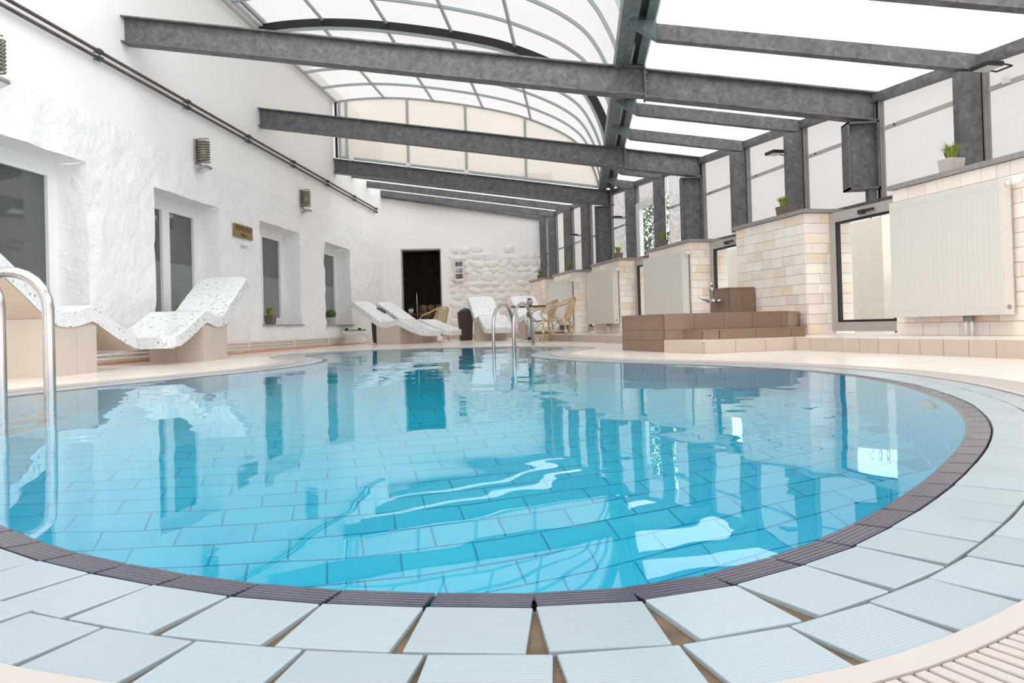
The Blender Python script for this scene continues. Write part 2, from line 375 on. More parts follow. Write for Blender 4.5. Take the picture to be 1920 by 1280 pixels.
# overflow grate: slats across the channel, a white kerb strip on its pool side
mb = MB(); a = off(D_R2 + .002); b = off(D_R2 + .03)
mb.add([(p.x, p.y, .004) for p in a] + [(p.x, p.y, .004) for p in b] + [(p.x, p.y, -.02) for p in a] + [(p.x, p.y, -.02) for p in b],
       [f for i in range(NP) for f in ((i, NP + i, NP + (i + 1) % NP, (i + 1) % NP), (i, (i + 1) % NP, 2 * NP + (i + 1) % NP, 2 * NP + i), (NP + i, 3 * NP + i, 3 * NP + (i + 1) % NP, NP + (i + 1) % NP))])
grate = mb.build('overflow_grate', 'grate_white', kind='structure', label='white plastic overflow grate ringing the pool')
sl_me = MB().box(-.0068, .0068, -.092, .092, -.016, .002).mesh('slat', 'grate_white', bevel=.002)
slats = arc_tiles(D_R2 + .03, .0172); rest = MB()
near = sorted(range(len(slats)), key=lambda k: slats[k][0].length if slats[k][0].y > .3 else 99)[:200]; nset = set(near)
for k, (p, a) in enumerate(slats):
    nn = Vector((math.sin(a), -math.cos(a))); q = p + nn * .093
    if k in nset: inst('slat', sl_me, grate, (q.x, q.y, .001), (0, 0, a))
    else: rest.box(-.0068, .0068, -.092, .092, -.016, .002, Matrix.Translation((q.x, q.y, .001)) @ Matrix.Rotation(a, 4, 'Z'))
rest.build('slats_beyond', 'grate_white', grate, kind='stuff')
# pool floor tiles, laid square to the slanting wall
ft_me = MB().box(-.119, .119, -.0605, .0605, -.006, 0).mesh('floor_tile', 'pool_blue', bevel=.0015)
cells = []; TW, TH = .244, .127
shrunk = off(-.1)
for j in range(-10, 110):
    for i in range(-30, 45):
        wv = i * TW + (TW / 2 if j % 2 else 0); p = WP(-8.2 + j * TH, wv)
        q = Vector((p.x, p.y))
        if inside(q, ring): cells.append((q, p))
cells.sort(key=lambda c: (c[0] - Vector((-.1, .6))).length)
rest = MB(); rot = math.atan2(NW.y, NW.x)
for k, (q, p) in enumerate(cells):
    if k < 290: inst('floor_tile', ft_me, basin, (q.x, q.y, -DEPTH + rnd.uniform(-.001, .001)), (0, 0, rot))
    else: rest.box(-.119, .119, -.0605, .0605, -.006, 0, Matrix.Translation((q.x, q.y, -DEPTH)) @ Matrix.Rotation(rot, 4, 'Z'))
rest.build('floor_tiles_beyond', 'pool_blue', basin, kind='stuff')
# wall tiles: courses of joints under water
mb = MB()
for z in [-.15 - .127 * k for k in range(11)]: band(mb, -.003, z, -.003, z + .004)
for k in range(0, NP, 4):
    for r_ in range(11):
        i = (k + (2 if r_ % 2 else 0)) % NP; p = ring[i] - nrm[i] * .003; t_ = Vector((-nrm[i].y, nrm[i].x)) * .002; z = -.15 - .127 * r_
        mb.add([(p.x - t_.x, p.y - t_.y, z), (p.x + t_.x, p.y + t_.y, z), (p.x + t_.x, p.y + t_.y, z - .127), (p.x - t_.x, p.y - t_.y, z - .127)], [(0, 1, 2, 3)])
mb.build('wall_joints', 'pool_grout', basin, kind='stuff')
# inlet fittings on the pool wall
for k, z in ((0, -.35), (1, -.42)):
    i = min(range(NP), key=lambda i: (ring[i] - [Vector((1.33, 3.0)), Vector((-3.05, 4.0))][k]).length)
    p = ring[i] - nrm[i] * .012; o = MB().lathe([(.11, 0), (.11, .006), (.09, .014), (.03, .016)], 24).build('pool_light', 'drain_ivory', basin)
    o.matrix_local = Matrix.Translation((p.x, p.y, z)) @ Vector((-nrm[i].x, -nrm[i].y, 0)).to_track_quat('Z', 'Y').to_matrix().to_4x4()

# ------------------------------------------------------------------ deck floor with a hole for the pool
bm = bmesh.new(); hole = off(D_GR)
outer = [(-6.2, -3.2), (8.2, -3.2), (wall_x(-3.2) + 2.5, -3.2)]
outer = [(-6.2, -3.2), (wall_x(-3.2) + .6, -3.2), (wall_x(21.6) + .6, 21.6), (-6.2, 21.6)]
ov = []
for k in range(4):
    a = Vector(outer[k]); b = Vector(outer[(k + 1) % 4])
    for j in range(12): ov.append(bm.verts.new((*a.lerp(b, j / 12), 0)))
hv = [bm.verts.new((p.x, p.y, 0)) for p in hole]
ed = [bm.edges.new((ov[i], ov[(i + 1) % len(ov)])) for i in range(len(ov))] + [bm.edges.new((hv[i], hv[(i + 1) % NP])) for i in range(NP)]
bmesh.ops.triangle_fill(bm, use_beauty=True, use_dissolve=False, edges=ed)
for f in bm.faces:
    if f.normal.z < 0: f.normal_flip()
me = bpy.data.meshes.new('floor'); bm.to_mesh(me); bm.free(); me.materials.append(MAT['deck_tiles'])
tag(inst('floor', me), kind='structure', label='cream tiled deck around the pool')
mb = MB(); mb.add([tuple(WP(-16, -.62, -.12)), tuple(WP(20, -.62, -.12)), tuple(WP(20, -16, -.12)), tuple(WP(-16, -16, -.12))], [(0, 1, 2, 3)])
mb.build('ground', 'ground_gravel', kind='structure', label='pale gravel ground outside the polycarbonate wall')

# ------------------------------------------------------------------ left wall with four deep window recesses
WIN = [(5.95, 7.715, .46, 2.24), (9.0, 10.76, .46, 2.21), (12.16, 13.95, .46, 2.225), (15.32, 17.12, .46, 2.225)]
def fillers(vals, step):
    vals = sorted(set(vals)); out = []
    for a, b in zip(vals, vals[1:]):
        n = max(1, round((b - a) / step)); out += [a + (b - a) * k / n for k in range(n)]
    return out + [vals[-1]]
ys = fillers([-3, 4] + [v for w_ in WIN for v in w_[:2]] + [20.3], .085)
zs = fillers([0, .46, 2.21, 2.225, 2.24, 2.8], .085)
def rough_x(y, z):
    t = max(0, min(1, (2.82 + .06 * noise.noise(Vector((y * 1.3, 3, 0))) - z) / .12))
    d = .026 * noise.noise(Vector((y * 2.6, z * 2.6, 1))) + .02 * noise.noise(Vector((y * 6.5, z * 6.5, 5)))
    return XL + (.006 + d) * t
mb = MB(); idx = {}
def gv(i, j):
    if (i, j) not in idx: idx[(i, j)] = len(mb.v); mb.v.append((rough_x(ys[i], zs[j]), ys[i], zs[j]))
    return idx[(i, j)]
for i in range(len(ys) - 1):
    for j in range(len(zs) - 1):
        yc = (ys[i] + ys[i + 1]) / 2; zc = (zs[j] + zs[j + 1]) / 2
        if any(a < yc < b and c < zc < d for a, b, c, d in WIN): continue
        mb.f.append((gv(i, j), gv(i + 1, j), gv(i + 1, j + 1), gv(i, j + 1)))
for a, b, c, d in WIN:                                                        # reveals
    zz = [z for z in zs if c - 1e-6 <= z <= d + 1e-6]; yy = [y for y in ys if a - 1e-6 <= y <= b + 1e-6]
    for y0 in (a, b):
        k0 = len(mb.v)
        for z in zz:
            for q in range(6):
                x = rough_x(y0, z) + (-5.76 - rough_x(y0, z)) * q / 5; dy = .012 * noise.noise(Vector((x * 6, z * 4, y0))) * (0 if q in (0,) else 1)
                mb.v.append((x, y0 + dy, z))
        for r_ in range(len(zz) - 1):
            for q in range(5):
                f = (k0 + r_ * 6 + q, k0 + r_ * 6 + q + 1, k0 + (r_ + 1) * 6 + q + 1, k0 + (r_ + 1) * 6 + q); mb.f.append(f if y0 == b else f[::-1])
    k0 = len(mb.v)
    for y in yy:
        for q in range(4): x = rough_x(y, d) + (-5.76 - rough_x(y, d)) * q / 3; mb.v.append((x, y, d + (0 if q == 0 else .006 * noise.noise(Vector((x * 5, y * 4, 2))))))
    for r_ in range(len(yy) - 1):
        for q in range(3): mb.f.append((k0 + r_ * 4 + q, k0 + r_ * 4 + q + 1, k0 + (r_ + 1) * 4 + q + 1, k0 + (r_ + 1) * 4 + q))
wl = mb.build('wall_left', 'plaster_rough', smooth=True, kind='structure', label='white wall with rough plaster below and smooth plaster above')
mb = MB(); mb.box(XL - .4, XL, -3, 20.3, 2.8, 5.75); mb.build('upper_plaster', 'plaster_smooth', wl)
for k, (a, b, c, d) in enumerate(WIN):
    wd = MB(); fx = -5.74
    wd.box(fx - .04, fx + .03, a, b, d - .12, d + .01); wd.box(fx - .04, fx + .03, a, b, c, c + .09)
    wd.box(fx - .04, fx + .03, a, a + .1, c + .09, d - .12); wd.box(fx - .04, fx + .03, b - .12, b, c + .09, d - .12)
    mid = [b - 1.4, b - .91, b - 1.05, b - 1.05][k]
    wd.box(fx - .04, fx + .028, mid - .05, mid + .05, c + .09, d - .12)
    wo = wd.build('window_%d' % (k + 1), 'white_frame', kind='structure', label=['large white framed window beside the chrome ladder rail', 'white framed window behind the raised mosaic lounger', 'narrow white framed window to the far side of the brass sign', 'last white framed window before the far wall'][k])
    for (p, q) in ((a + .1, mid - .05), (mid + .05, b - .12)):
        sa = MB(); f = .045
        for (y0, y1, z0, z1) in ((p, q, c + .09, c + .09 + f), (p, q, d - .12 - f, d - .12), (p, p + f, c + .09 + f, d - .12 - f), (q - f, q, c + .09 + f, d - .12 - f)): sa.box(fx - .02, fx + .045, y0, y1, z0, z1)
        so = sa.build('sash', 'white_frame', wo)
        MB().box(fx - .012, fx + .006, p + f, q - f, 1.34 if k else c + .09 + f, d - .12 - f).build('pane', 'dark_pane', wo)
        if k: MB().box(fx - .012, fx + .006, p + f, q - f, c + .09 + f, 1.34).build('frosted_pane', 'frosted_film', wo)
    sl = MB().box(-5.76, XL + .045, a - .01, b + .06, c - .02, c + .004).build('sill', 'coping_stone', wo)
# pipes along the foot of the wall and the joint strip
base = empty('heating_pipe_run', (XL, 0, 0), label='cream painted pipes running along the foot of the plaster wall', cat='pipes')
for z, r in ((.17, .02), (.115, .014), (.065, .014)):
    MB().tube([(.045, 3, z), (.045, 16.4, z)], r, 10).build('pipe', 'pipe_cream', base, smooth=True)
for y in [3.9 + 1.9 * k for k in range(7)]: MB().box(0, .07, y - .012, y + .012, .04, .195).build('clamp', 'pipe_cream', base)
mb = MB().box(XL, XL + .03, 3, 18.5, 0, .022); mb.build('baseboard_left', 'sealant_orange', kind='structure', label='orange sealant strip where plaster meets deck')
# copper pipes high on the wall
for z, lab in ((3.52, 'upper of two dark copper pipes high along the plaster wall'), (3.44, 'lower of two dark copper pipes high along the plaster wall')):
    pr = MB().tube([(XL + .07, -2, z), (XL + .07, 6, z), (XL + .07, 12, z), (XL + .07, 19.35, z)], .02, 10).build('copper_pipe', 'copper_pipe', smooth=True, label=lab, cat='pipe', group='copper pipes high on the wall')
    for y in [4.1 + 1.893 * k for k in range(9)]:
        MB().tube([(XL + .07, y - .02, z), (XL + .07, y + .02, z)], .034, 10).tube([(XL, y, z), (XL + .12, y, z)], .008, 6).build('clamp', 'clamp_green', pr)

# ------------------------------------------------------------------ back wall
def back_y(x): return 20.15 + .181 * (x - XL)
BA = math.atan(.181); BM = Matrix.Translation((XL, 20.15, 0)) @ Matrix.Rotation(BA, 4, 'Z')   # local x along the wall, -y into the room
DX0, DX1, DZ0, DZ1 = .46, 1.57, .12, 2.54
BL = 4.75
bw = MB()
for (x0, x1, z0, z1) in ((-.4, DX0, 0, 4.6), (DX1, BL, 0, 4.6), (DX0, DX1, DZ1, 4.6), (DX0, DX1, 0, DZ0)):
    bw.box(x0, x1, 0, .3, z0, z1, BM)
bwo = bw.build('wall_back', 'plaster_smooth', kind='structure', label='far white wall with doorway and painted rubble stone')
# painted rubble stones
def stone_mesh(seed):
    bm = bmesh.new(); bmesh.ops.create_icosphere(bm, subdivisions=3, radius=1)
    for v in bm.verts:
        n_ = noise.noise(v.co * 1.3 + Vector((seed * 7.1, 0, 0))) * .35 + noise.noise(v.co * 3 + Vector((0, seed * 3.3, 0))) * .12
        v.co *= 1 + n_; v.co.x = max(-.92, min(.92, v.co.x)); v.co.z = max(-.92, min(.92, v.co.z))
    me = bpy.data.meshes.new('stone'); bm.to_mesh(me); bm.free(); me.polygons.foreach_set('use_smooth', [True] * len(me.polygons)); me.materials.append(MAT['stone_paint']); return me
stones = [stone_mesh(k) for k in range(7)]
z = .2; row = 0
while z < 2.5:
    hgt = rnd.uniform(.17, .27); x = DX1 + .18 + rnd.uniform(0, .12)
    while x < BL - .1:
        ln = rnd.uniform(.22, .5); zz = z + hgt / 2 + rnd.uniform(-.03, .03)
        top = 2.5 - max(0, x - 4.0) * .5
        if zz < top:
            p = BM @ Vector((x + ln / 2, .012, zz))
            inst('stone', rnd.choice(stones), bwo, p, (rnd.uniform(-.1, .1), rnd.uniform(-.3, .3), BA), (ln * .56, rnd.uniform(.035, .06), hgt * .58))
        x += ln
    z += hgt * .93
MB().box(DX0 - .35, DX0 + .01, -.03, 0, .1, 2.58, BM).build('plaster_patch', 'plaster_rough', bwo)
for k, (x0, x1) in enumerate(((-.02, DX0), (DX1, BL))):
    MB().box(x0, x1, -.018, 0, 0, .15, BM).build('baseboard_back' + ('' if k == 0 else '_%d' % (k + 1)), 'beige_riser', kind='structure', label=['beige tile skirting in the far corner before the doorway', 'beige tile skirting under the rubble stones'][k])
# doorway: dark frame and vaulted cellar-like room beyond
dj = MB()
for (x0, x1, z0, z1) in ((DX0, DX0 + .05, DZ0, DZ1), (DX1 - .03, DX1, DZ0, DZ1), (DX0, DX1, DZ1 - .04, DZ1)): dj.box(x0, x1, -.01, .32, z0, z1, BM)
d1 = dj.build('door_1', 'coping_stone', kind='structure', label='open doorway into a dark stone-lined room')
rm = MB()
for b in ((-.6, 2.6, 3.2, 3.3, 0, 3), (-.7, -.6, .3, 3.3, 0, 3), (2.6, 2.7, .3, 3.3, 0, 3), (-.7, 2.7, .3, 3.3, 2.7, 2.8), (-.7, 2.7, .3, 3.3, -.1, 0)): rm.box(*b, BM)
rmo = rm.build('wall_beyond', 'cave_wall', kind='structure', label='dark walls of the room beyond the doorway')
z = .02
while z < .95:
    x = .95; hg = rnd.uniform(.16, .24)
    while x < 2.4:
        ln = rnd.uniform(.2, .36); p = BM @ Vector((x + ln / 2, .75, z + hg / 2))
        o = inst('stone', bpy.data.meshes.get('cave_stone_mesh') or stones[0].copy(), rmo, p, (0, rnd.uniform(-.2, .2), BA), (ln * .53, .1, hg * .53))
        if o.data.name != 'cave_stone_mesh': o.data.name = 'cave_stone_mesh'; o.data.materials.clear(); o.data.materials.append(MAT['cave_stone'])
        x += ln
    z += hg
MB().box(.9, 2.5, .78, 1.1, 0, 1.0, BM).build('parapet', 'cave_wall', rmo)
MB().tube([BM @ Vector((.87, .5, .12)), BM @ Vector((.85, .5, 1.52))], .016, 10).build('handrail_post', 'chrome', smooth=True, label='thin bright post standing inside the dark doorway', cat='post')
# picture with three photographs
pic = MB()
for b in ((0, .03, 0, .62), (.27, .30, 0, .62), (0, .30, .59, .62), (0, .30, 0, .03)): pic.box(b[0], b[1], -.03, 0, b[2], b[3])
PXL = 1.91; pm = BM @ Matrix.Translation((PXL, -.06, 1.61))
pico = pic.build('picture_frame', 'pebble_paper', label='narrow framed picture with three photographs on the rubble stone wall', cat='picture'); pico.matrix_world = pm
MB().box(.03, .27, -.012, .0, .03, .59).build('mount', 'white_frame', pico)
for k, nm in enumerate(('photo_room', 'photo_lake', 'photo_town')): MB().box(.05, .25, -.016, -.012, .07 + .17 * k, .205 + .17 * k).build('photograph', nm, pico)

# ------------------------------------------------------------------ steelwork
def i_section(mb, a, b, H=.32, B=.18, tf=.018, tw=.012, upv=Vector((0, 0, 1))):
    a = Vector(a); b = Vector(b); d = (b - a).normalized(); side = d.cross(upv).normalized(); u = upv       # a, b: top line; section cut vertically
    for (s0, s1, u0, u1) in ((-B / 2, B / 2, -tf, 0), (-B / 2, B / 2, -H, -H + tf), (-tw / 2, tw / 2, -H + tf, -tf)):
        q = [side * s0 + u * u0, side * s1 + u * u0, side * s1 + u * u1, side * s0 + u * u1]; mb.hexa([a + p for p in q], [b + p for p in q])
    return mb
def rhs(mb, a, b, H, B):
    a = Vector(a); b = Vector(b); d = (b - a); side = Vector((-d.y, d.x, 0)).normalized(); u = Vector((0, 0, 1))
    q = [side * -B / 2 - u * H, side * B / 2 - u * H, side * B / 2, side * -B / 2]
    return mb.hexa([a + p for p in q], [b + p for p in q])
SPX0, SPX1 = .46, .80
BEAMS = [(8.48, 'front steel girder spanning from plaster wall to roof spine'), (12.27, 'middle steel girder spanning from plaster wall to roof spine'), (16.15, 'rear steel girder carrying the glazed gable')]
for k, (y, lab) in enumerate(BEAMS):
    bo = empty('steel_girder', (XL, y, 4.15), label=lab, cat='girder', group='steel girders across the pool hall')
    mb = MB(); xk = .33
    i_section(mb, (0, 0, 0), (xk - XL, 0, roof_z(xk) - 4.15)); mb.build('girder_arm', 'galvanised', bo)
    mb = MB(); zz = roof_z(xk) - 4.15; i_section(mb, (xk - XL, 0, zz), (.79 - XL, 0, roof_z(.79) - 4.15 + .02)); mb.build('knuckle', 'galvanised', bo)
    if k < 2:
        MB().box(.78 - XL, .80 - XL, -.1, .1, zz - .41, zz - .02).build('end_plate', 'galvanised', bo)
        xe = wall_x(y)
        mb = MB(); i_section(mb, (.80 - XL, 0, roof_z(.80) - 4.15), (xe - XL, 0, roof_z(xe) - 4.15)); mb.build('outer_arm', 'galvanised', bo)
        for q in range(3): MB().tube([(.775 - XL, -.07, zz - .12 - .1 * q), (.825 - XL, -.07, zz - .12 - .1 * q)], .012, 6).build('bolt', 'galvanised_blue', bo)
    xe = wall_x(y); zc = (roof_z(xe) - .32) - 4.15; zb = (1.69 if k == 0 else 1.56) - 4.15
    mb = MB(); x1 = xe - XL; x0 = x1 - .33
    mb.box(x0, x0 + .02, -.1, .1, zb, zc); mb.box(x1 - .02, x1, -.1, .1, zb, zc); mb.box(x0 + .02, x1 - .02, -.006, .006, zb, zc); mb.box(x0, x1, -.1, .1, zb, zb + .02); mb.box(x0, x1, -.1, .1, zc - .02, zc)
    mb.build('column', 'galvanised', bo)
    if k == 0: MB().box(x0 + .22, x1 - .02, -.05, .05, zb - .14, zb).build('column_stub', 'galvanised', bo)
# spine: twin channels with a dark slot
spn = empty('roof_spine', (0, 0, 3.19), label='twin-channel steel spine running along the middle of the roof', cat='girder')
MB().box(SPX0, .535, -3, 16.2, -.02, .16).build('side_rail', 'galvanised_blue', spn)
MB().box(.535, .625, -3, 16.2, 0, .1).build('channel', 'galvanised_blue', spn)
MB().box(.70, SPX1, -3, 16.2, 0, .1).build('channel', 'galvanised_blue', spn)
MB().box(.625, .70, -3, 16.2, .045, .055).build('slot', 'black_seal', spn)
RY = [-2.95 + 1.27 * k for k in range(15)] + [16.15]; RY = [y if abs(y - 12.29) > .1 else 12.27 for y in RY]
SMALL = [y for y in RY if all(abs(y - b[0]) > .2 for b in BEAMS)]
RAFT_LAB = {}
vis = [y for y in SMALL if y > 5.0]
ordn = ['nearest', 'second', 'third', 'fourth', 'fifth', 'sixth', 'seventh', 'eighth', 'ninth']
for k, y in enumerate(vis):
    xe = wall_x(y); z0 = roof_z(.8); z1 = roof_z(xe)
    o = empty('roof_rafter', (.80, y, z0), label='%s slim steel rafter bay from spine to its post, counted from the camera' % ordn[k], cat='rafter', group='slim rafters on the window side')
    mb = MB(); rhs(mb, (0, 0, 0), (xe - .80, 0, z1 - z0), .15, .1); mb.build('rafter', 'galvanised', o)
    MB().box(xe - 1.0, xe - .80, -.05, .05, 1.58 - z0, z1 - .15 - z0).build('post', 'galvanised', o)
    MB().hexa([(-.26, -.045, .02), (-.002, -.045, -.15), (-.002, .045, -.15), (-.26, .045, .02)], [(-.26, -.045, .044), (-.002, -.045, .044), (-.002, .045, .044), (-.26, .045, .044)]).build('bracket', 'galvanised_blue', o)
FAR = [17.42, 18.7, 20.02]
for k, y in enumerate(FAR):
    xe = wall_x(y); z0 = roof_z(XL)
    o = empty('roof_rafter', (XL, y, z0), label='%s of three long rafters in front of the far wall' % ['first', 'second', 'third'][k], cat='rafter', group='long rafters near the far wall')
    mb = MB(); rhs(mb, (0, 0, 0), (xe - XL, 0, roof_z(xe) - z0), .16, .1); mb.build('rafter', 'galvanised', o)
    MB().box(xe - XL - .2, xe - XL, -.05, .05, 1.58 - z0, roof_z(xe) - .16 - z0).build('post', 'galvanised', o)
xb = wall_x(21.05)
MB().box(xb - .12, xb + .06, 20.82, 20.95, 0, roof_z(xb) - .02).build('corner_post', 'galvanised', label='mottled steel corner post where far wall meets window wall', cat='post')
mb = MB(); rhs(mb, BM @ Vector((0, -.06, 4.08)), BM @ Vector((BL - .3, -.06, roof_z(-.95) - .03)), .12, .1); mb.build('wall_beam', 'galvanised', label='steel beam along the head of the far wall', cat='beam')

# eave, girts, sill beam and polycarbonate of the slanting wall, bay by bay
ALLY = sorted(vis + [b[0] for b in BEAMS] + FAR + [21.15]); ALLY = [4.67] + ALLY
eave = empty('eave_beam', WP(0, 0, 2.7), label='galvanised eave beam along the top of the window wall', cat='beam')
pw = empty('wall_right', WP(0, 0, 0), kind='structure', label='slanting window wall of frosted polycarbonate sheets')
lowb = MB(); wbox(lowb, -5, 13.3, -.08, .03, 1.49, 1.585); lowb.build('sill_beam', 'galvanised', label='galvanised beam under the frosted sheets and over the low windows', cat='beam')
NEAR_Y = [-2.95 + 1.27 * k for k in range(6)]
def wseg(ya, yb):
    a = Vector((wall_x(ya), ya, 0)); b = Vector((wall_x(yb), yb, 0)); return (a - P0).dot(DW), (b - P0).dot(DW)
LY = NEAR_Y + ALLY
for ya, yb in zip(LY, LY[1:]):
    s0, s1 = wseg(ya, yb); za = roof_z(wall_x(ya)); zb = roof_z(wall_x(yb))
    if yb - ya < .3: continue
    inv = Matrix.Translation(-P0)
    q = [WP(s0, -.05, za - .10) - P0, WP(s0, .05, za - .10) - P0, WP(s0, .05, za - .005) - P0, WP(s0, -.05, za - .005) - P0]
    r_ = [WP(s1, -.05, zb - .10) - P0, WP(s1, .05, zb - .10) - P0, WP(s1, .05, zb - .005) - P0, WP(s1, -.05, zb - .005) - P0]
    mb = MB(); mb.hexa([p - Vector((0, 0, 2.7)) for p in q], [p - Vector((0, 0, 2.7)) for p in r_]); mb.build('eave_length', 'galvanised', eave)
    if 13.3 < ya < 14.7: continue                                            # bay with the tall window
    m = Matrix.Rotation(math.atan2(DW.y, DW.x), 4, 'Z')
    o = MB().hexa([(s0 + .02, .06, 1.5), (s1 - .02, .06, 1.5), (s1 - .02, .075, 1.5), (s0 + .02, .075, 1.5)], [(s0 + .02, .06, za), (s1 - .02, .06, zb), (s1 - .02, .075, zb), (s0 + .02, .075, za)]).build('sheet', 'polycarb_wall', pw)
    o.matrix_local = Matrix.Rotation(math.atan2(DW.y, DW.x), 4, 'Z') @ Matrix.Scale(-1, 4, (0, 1, 0))
    if ya > 3:
        g = MB(); g.box(s0 + .05, s1 - .05, -.055, -.03, 2.32, 2.36, WM); go = g.build('girt', 'grey_frame', pw); go.matrix_parent_inverse = pw.matrix_world.inverted() if False else Matrix.Translation(-P0)
        for sq in (s0 + .12, s1 - .25): b = MB().box(sq - .008, sq + .008, -.03, -.02, 2.33, 2.348, WM).build('screw', 'black_plastic', pw); b.matrix_parent_inverse = Matrix.Translation(-P0)
        b = MB(); b.box(s0 - .08, s0 - .045, -.05, -.02, 1.58, za - .1, WM); b.box(s0 - .075, s0 - .055, -.02, .01, 1.58, za - .1, WM); bo = b.build('glazing_bar', 'lamp_grey', pw); bo.matrix_parent_inverse = Matrix.Translation(-P0)
        b = MB(); b.box(s0 - .045, s0 - .03, -.05, .02, 1.58, za - .1, WM); bo = b.build('gasket', 'black_seal', pw); bo.matrix_parent_inverse = Matrix.Translation(-P0)
# tall window in that bay
s0, s1 = wseg(13.56, 14.83)
tw = MB()
for (a, b, c, d) in ((s0 + .08, s1 - .05, 1.5, 1.6), (s0 + .08, s1 - .05, 2.52, 2.64), (s0 + .08, s0 + .2, 1.6, 2.52), (s1 - .22, s1 - .05, 1.6, 2.52)): wbox(tw, a, b, -.06, .02, c, d)
two = tw.build('window_5', 'white_frame', kind='structure', label='tall white framed window with greenery behind it')
g = MB(); g.add([WP(q_, -.02, zz_) for q_, zz_ in ((s0 + .2, 1.6), (s1 - .22, 1.6), (s1 - .22, 2.52), (s0 + .2, 2.52))], [(0, 1, 2, 3)]); g.build('pane', 'clear_glass', two)
g = MB(); wbox(g, s0 + .02, s1 - .02, -.07, -.05, 2.64, 3.05); g.build('top_sheet', 'polycarb_wall', two)

# flat polycarbonate roof over the window side and the far end
rf = empty('ceiling', (0, 0, 0), kind='structure', label='flat polycarbonate roof panels on the window side')
ry = sorted(set(RY))
for ya, yb in zip(ry, ry[1:]):
    xa = wall_x(ya) + .15; xb2 = wall_x(yb) + .15
    b = [(.78, ya + .01, roof_z(.78) + .01), (xa, ya + .01, roof_z(xa) + .01), (xb2, yb - .01, roof_z(xb2) + .01), (.78, yb - .01, roof_z(.78) + .01)]
    MB().hexa(b, [(x, y, z + .016) for x, y, z in b]).build('roof_panel', 'polycarb_roof', rf)
fy = [16.15] + FAR + [21.4]
for ya, yb in zip(fy, fy[1:]):
    xa = wall_x(ya) + .15; xb2 = wall_x(yb) + .15
    b = [(XL, ya + .01, roof_z(XL) + .01), (xa, ya + .01, roof_z(xa) + .01), (xb2, yb - .01, roof_z(xb2) + .01), (XL, yb - .01, roof_z(XL) + .01)]
    MB().hexa(b, [(x, y, z + .016) for x, y, z in b]).build('roof_panel', 'polycarb_roof', rf)

# ------------------------------------------------------------------ sliding vault over the pool
VP = [(-5.30, 5.44), (-4.9, 5.475), (-4.3, 5.476), (-3.7, 5.43), (-3.1, 5.345), (-2.4, 5.215), (-1.7, 5.055), (-1.09, 4.87), (-.45, 4.585), (-.05, 4.33), (.17, 4.10), (.34, 3.78), (.44, 3.5), (.50, 3.24)]
vp = smoothed([(x, 0, z) for x, z in VP], 4)
def voff(d):
    out = []
    for i, p in enumerate(vp):
        a = vp[max(0, i - 1)]; b = vp[min(len(vp) - 1, i + 1)]; t_ = (b - a).normalized(); out.append(Vector((p.x - t_.z * d, 0, p.z + t_.x * d)))
    return out
BARX = [-5.30, -4.2, -3.1, -2.0, -.95, .30]
def seg_pts(P, xa, xb): return [p for p in P if xa - 1e-4 <= p.x <= xb + 1e-4]
def at_x(P, x):
    for a, b in zip(P, P[1:]):
        if a.x <= x <= b.x: return a.lerp(b, (x - a.x) / max(1e-6, b.x - a.x))
    return P[-1]
SEGS = [(12.25, 16.15, .0, 4, 'rear sliding vault section of milky polycarbonate next to the gable'), (7.85, 12.35, .12, 4, 'middle sliding vault section of milky polycarbonate')]
for (ya, yb, d, nb, lab) in SEGS:
    P = voff(d); so = empty('sliding_vault', (0, ya, 0), kind='structure', label=lab)
    L_ = yb - ya; rib_y = [L_ * k / nb for k in range(nb + 1)]
    for k, y in enumerate(rib_y):
        mb = MB(); wd, hh = (.025, .05)
        dark = (k == 0 and ya > 0)
        def ribmesh(wd, hh, mat, nm, dy=0, lift=0):
            m2 = MB(); n_ = len(P); ins = []
            for i, p in enumerate(P):
                a = P[max(0, i - 1)]; b = P[min(n_ - 1, i + 1)]; t_ = (b - a).normalized(); nn = Vector((-t_.z, 0, t_.x)); ins.append((p + nn * lift, p + nn * (lift - hh)))
            for (o_, q_) in ins: m2.v += [(o_.x, y + dy - wd, o_.z), (o_.x, y + dy + wd, o_.z), (q_.x, y + dy + wd, q_.z), (q_.x, y + dy - wd, q_.z)]
            for i in range(n_ - 1):
                for j in range(4): m2.f.append((i * 4 + j, i * 4 + (j + 1) % 4, (i + 1) * 4 + (j + 1) % 4, (i + 1) * 4 + j))
            m2.f += [(3, 2, 1, 0), tuple((n_ - 1) * 4 + j for j in range(4))]
            return m2.build(nm, mat, so)
        if dark: ribmesh(.02, .125, 'black_seal', 'seal', -.03, .125)
        ribmesh(.022, .045, 'rib_backlit_grey', 'rib')
    for k in range(nb):
        y0, y1 = rib_y[k], rib_y[k + 1]
        for j in range(len(BARX)):
            xa = BARX[j]; xb2 = BARX[j + 1] if j + 1 < len(BARX) else 9
            pts = [at_x(P, xa)] + [p for p in P if xa + .02 < p.x < xb2 - .02] + ([at_x(P, xb2)] if xb2 < 9 else [P[-1]])
            n_ = len(pts); mb = MB()
            mb.v = [(p.x, y0 + .015, p.z + .004) for p in pts] + [(p.x, y1 - .015, p.z + .004) for p in pts]
            mb.f = [(i, i + 1, n_ + i + 1, n_ + i) for i in range(n_ - 1)]
            mb.build('vault_panel', 'polycarb_dome', so, smooth=True)
    for j, x in enumerate(BARX[1:-1]):
        p = at_x(P, x); a = at_x(P, x + .1); an = math.atan2(a.z - p.z, .1)
        MB().box(-.022, .022, 0, L_, -.035, 0, Matrix.Translation((p.x, 0, p.z)) @ Matrix.Rotation(-an, 4, 'Y')).build('bar', 'rib_backlit_grey', so)
    e = P[-1]; MB().box(e.x - .03, e.x + .03, 0, L_, e.z - .06, e.z + .02).build('foot_rail', 'grey_frame', so)
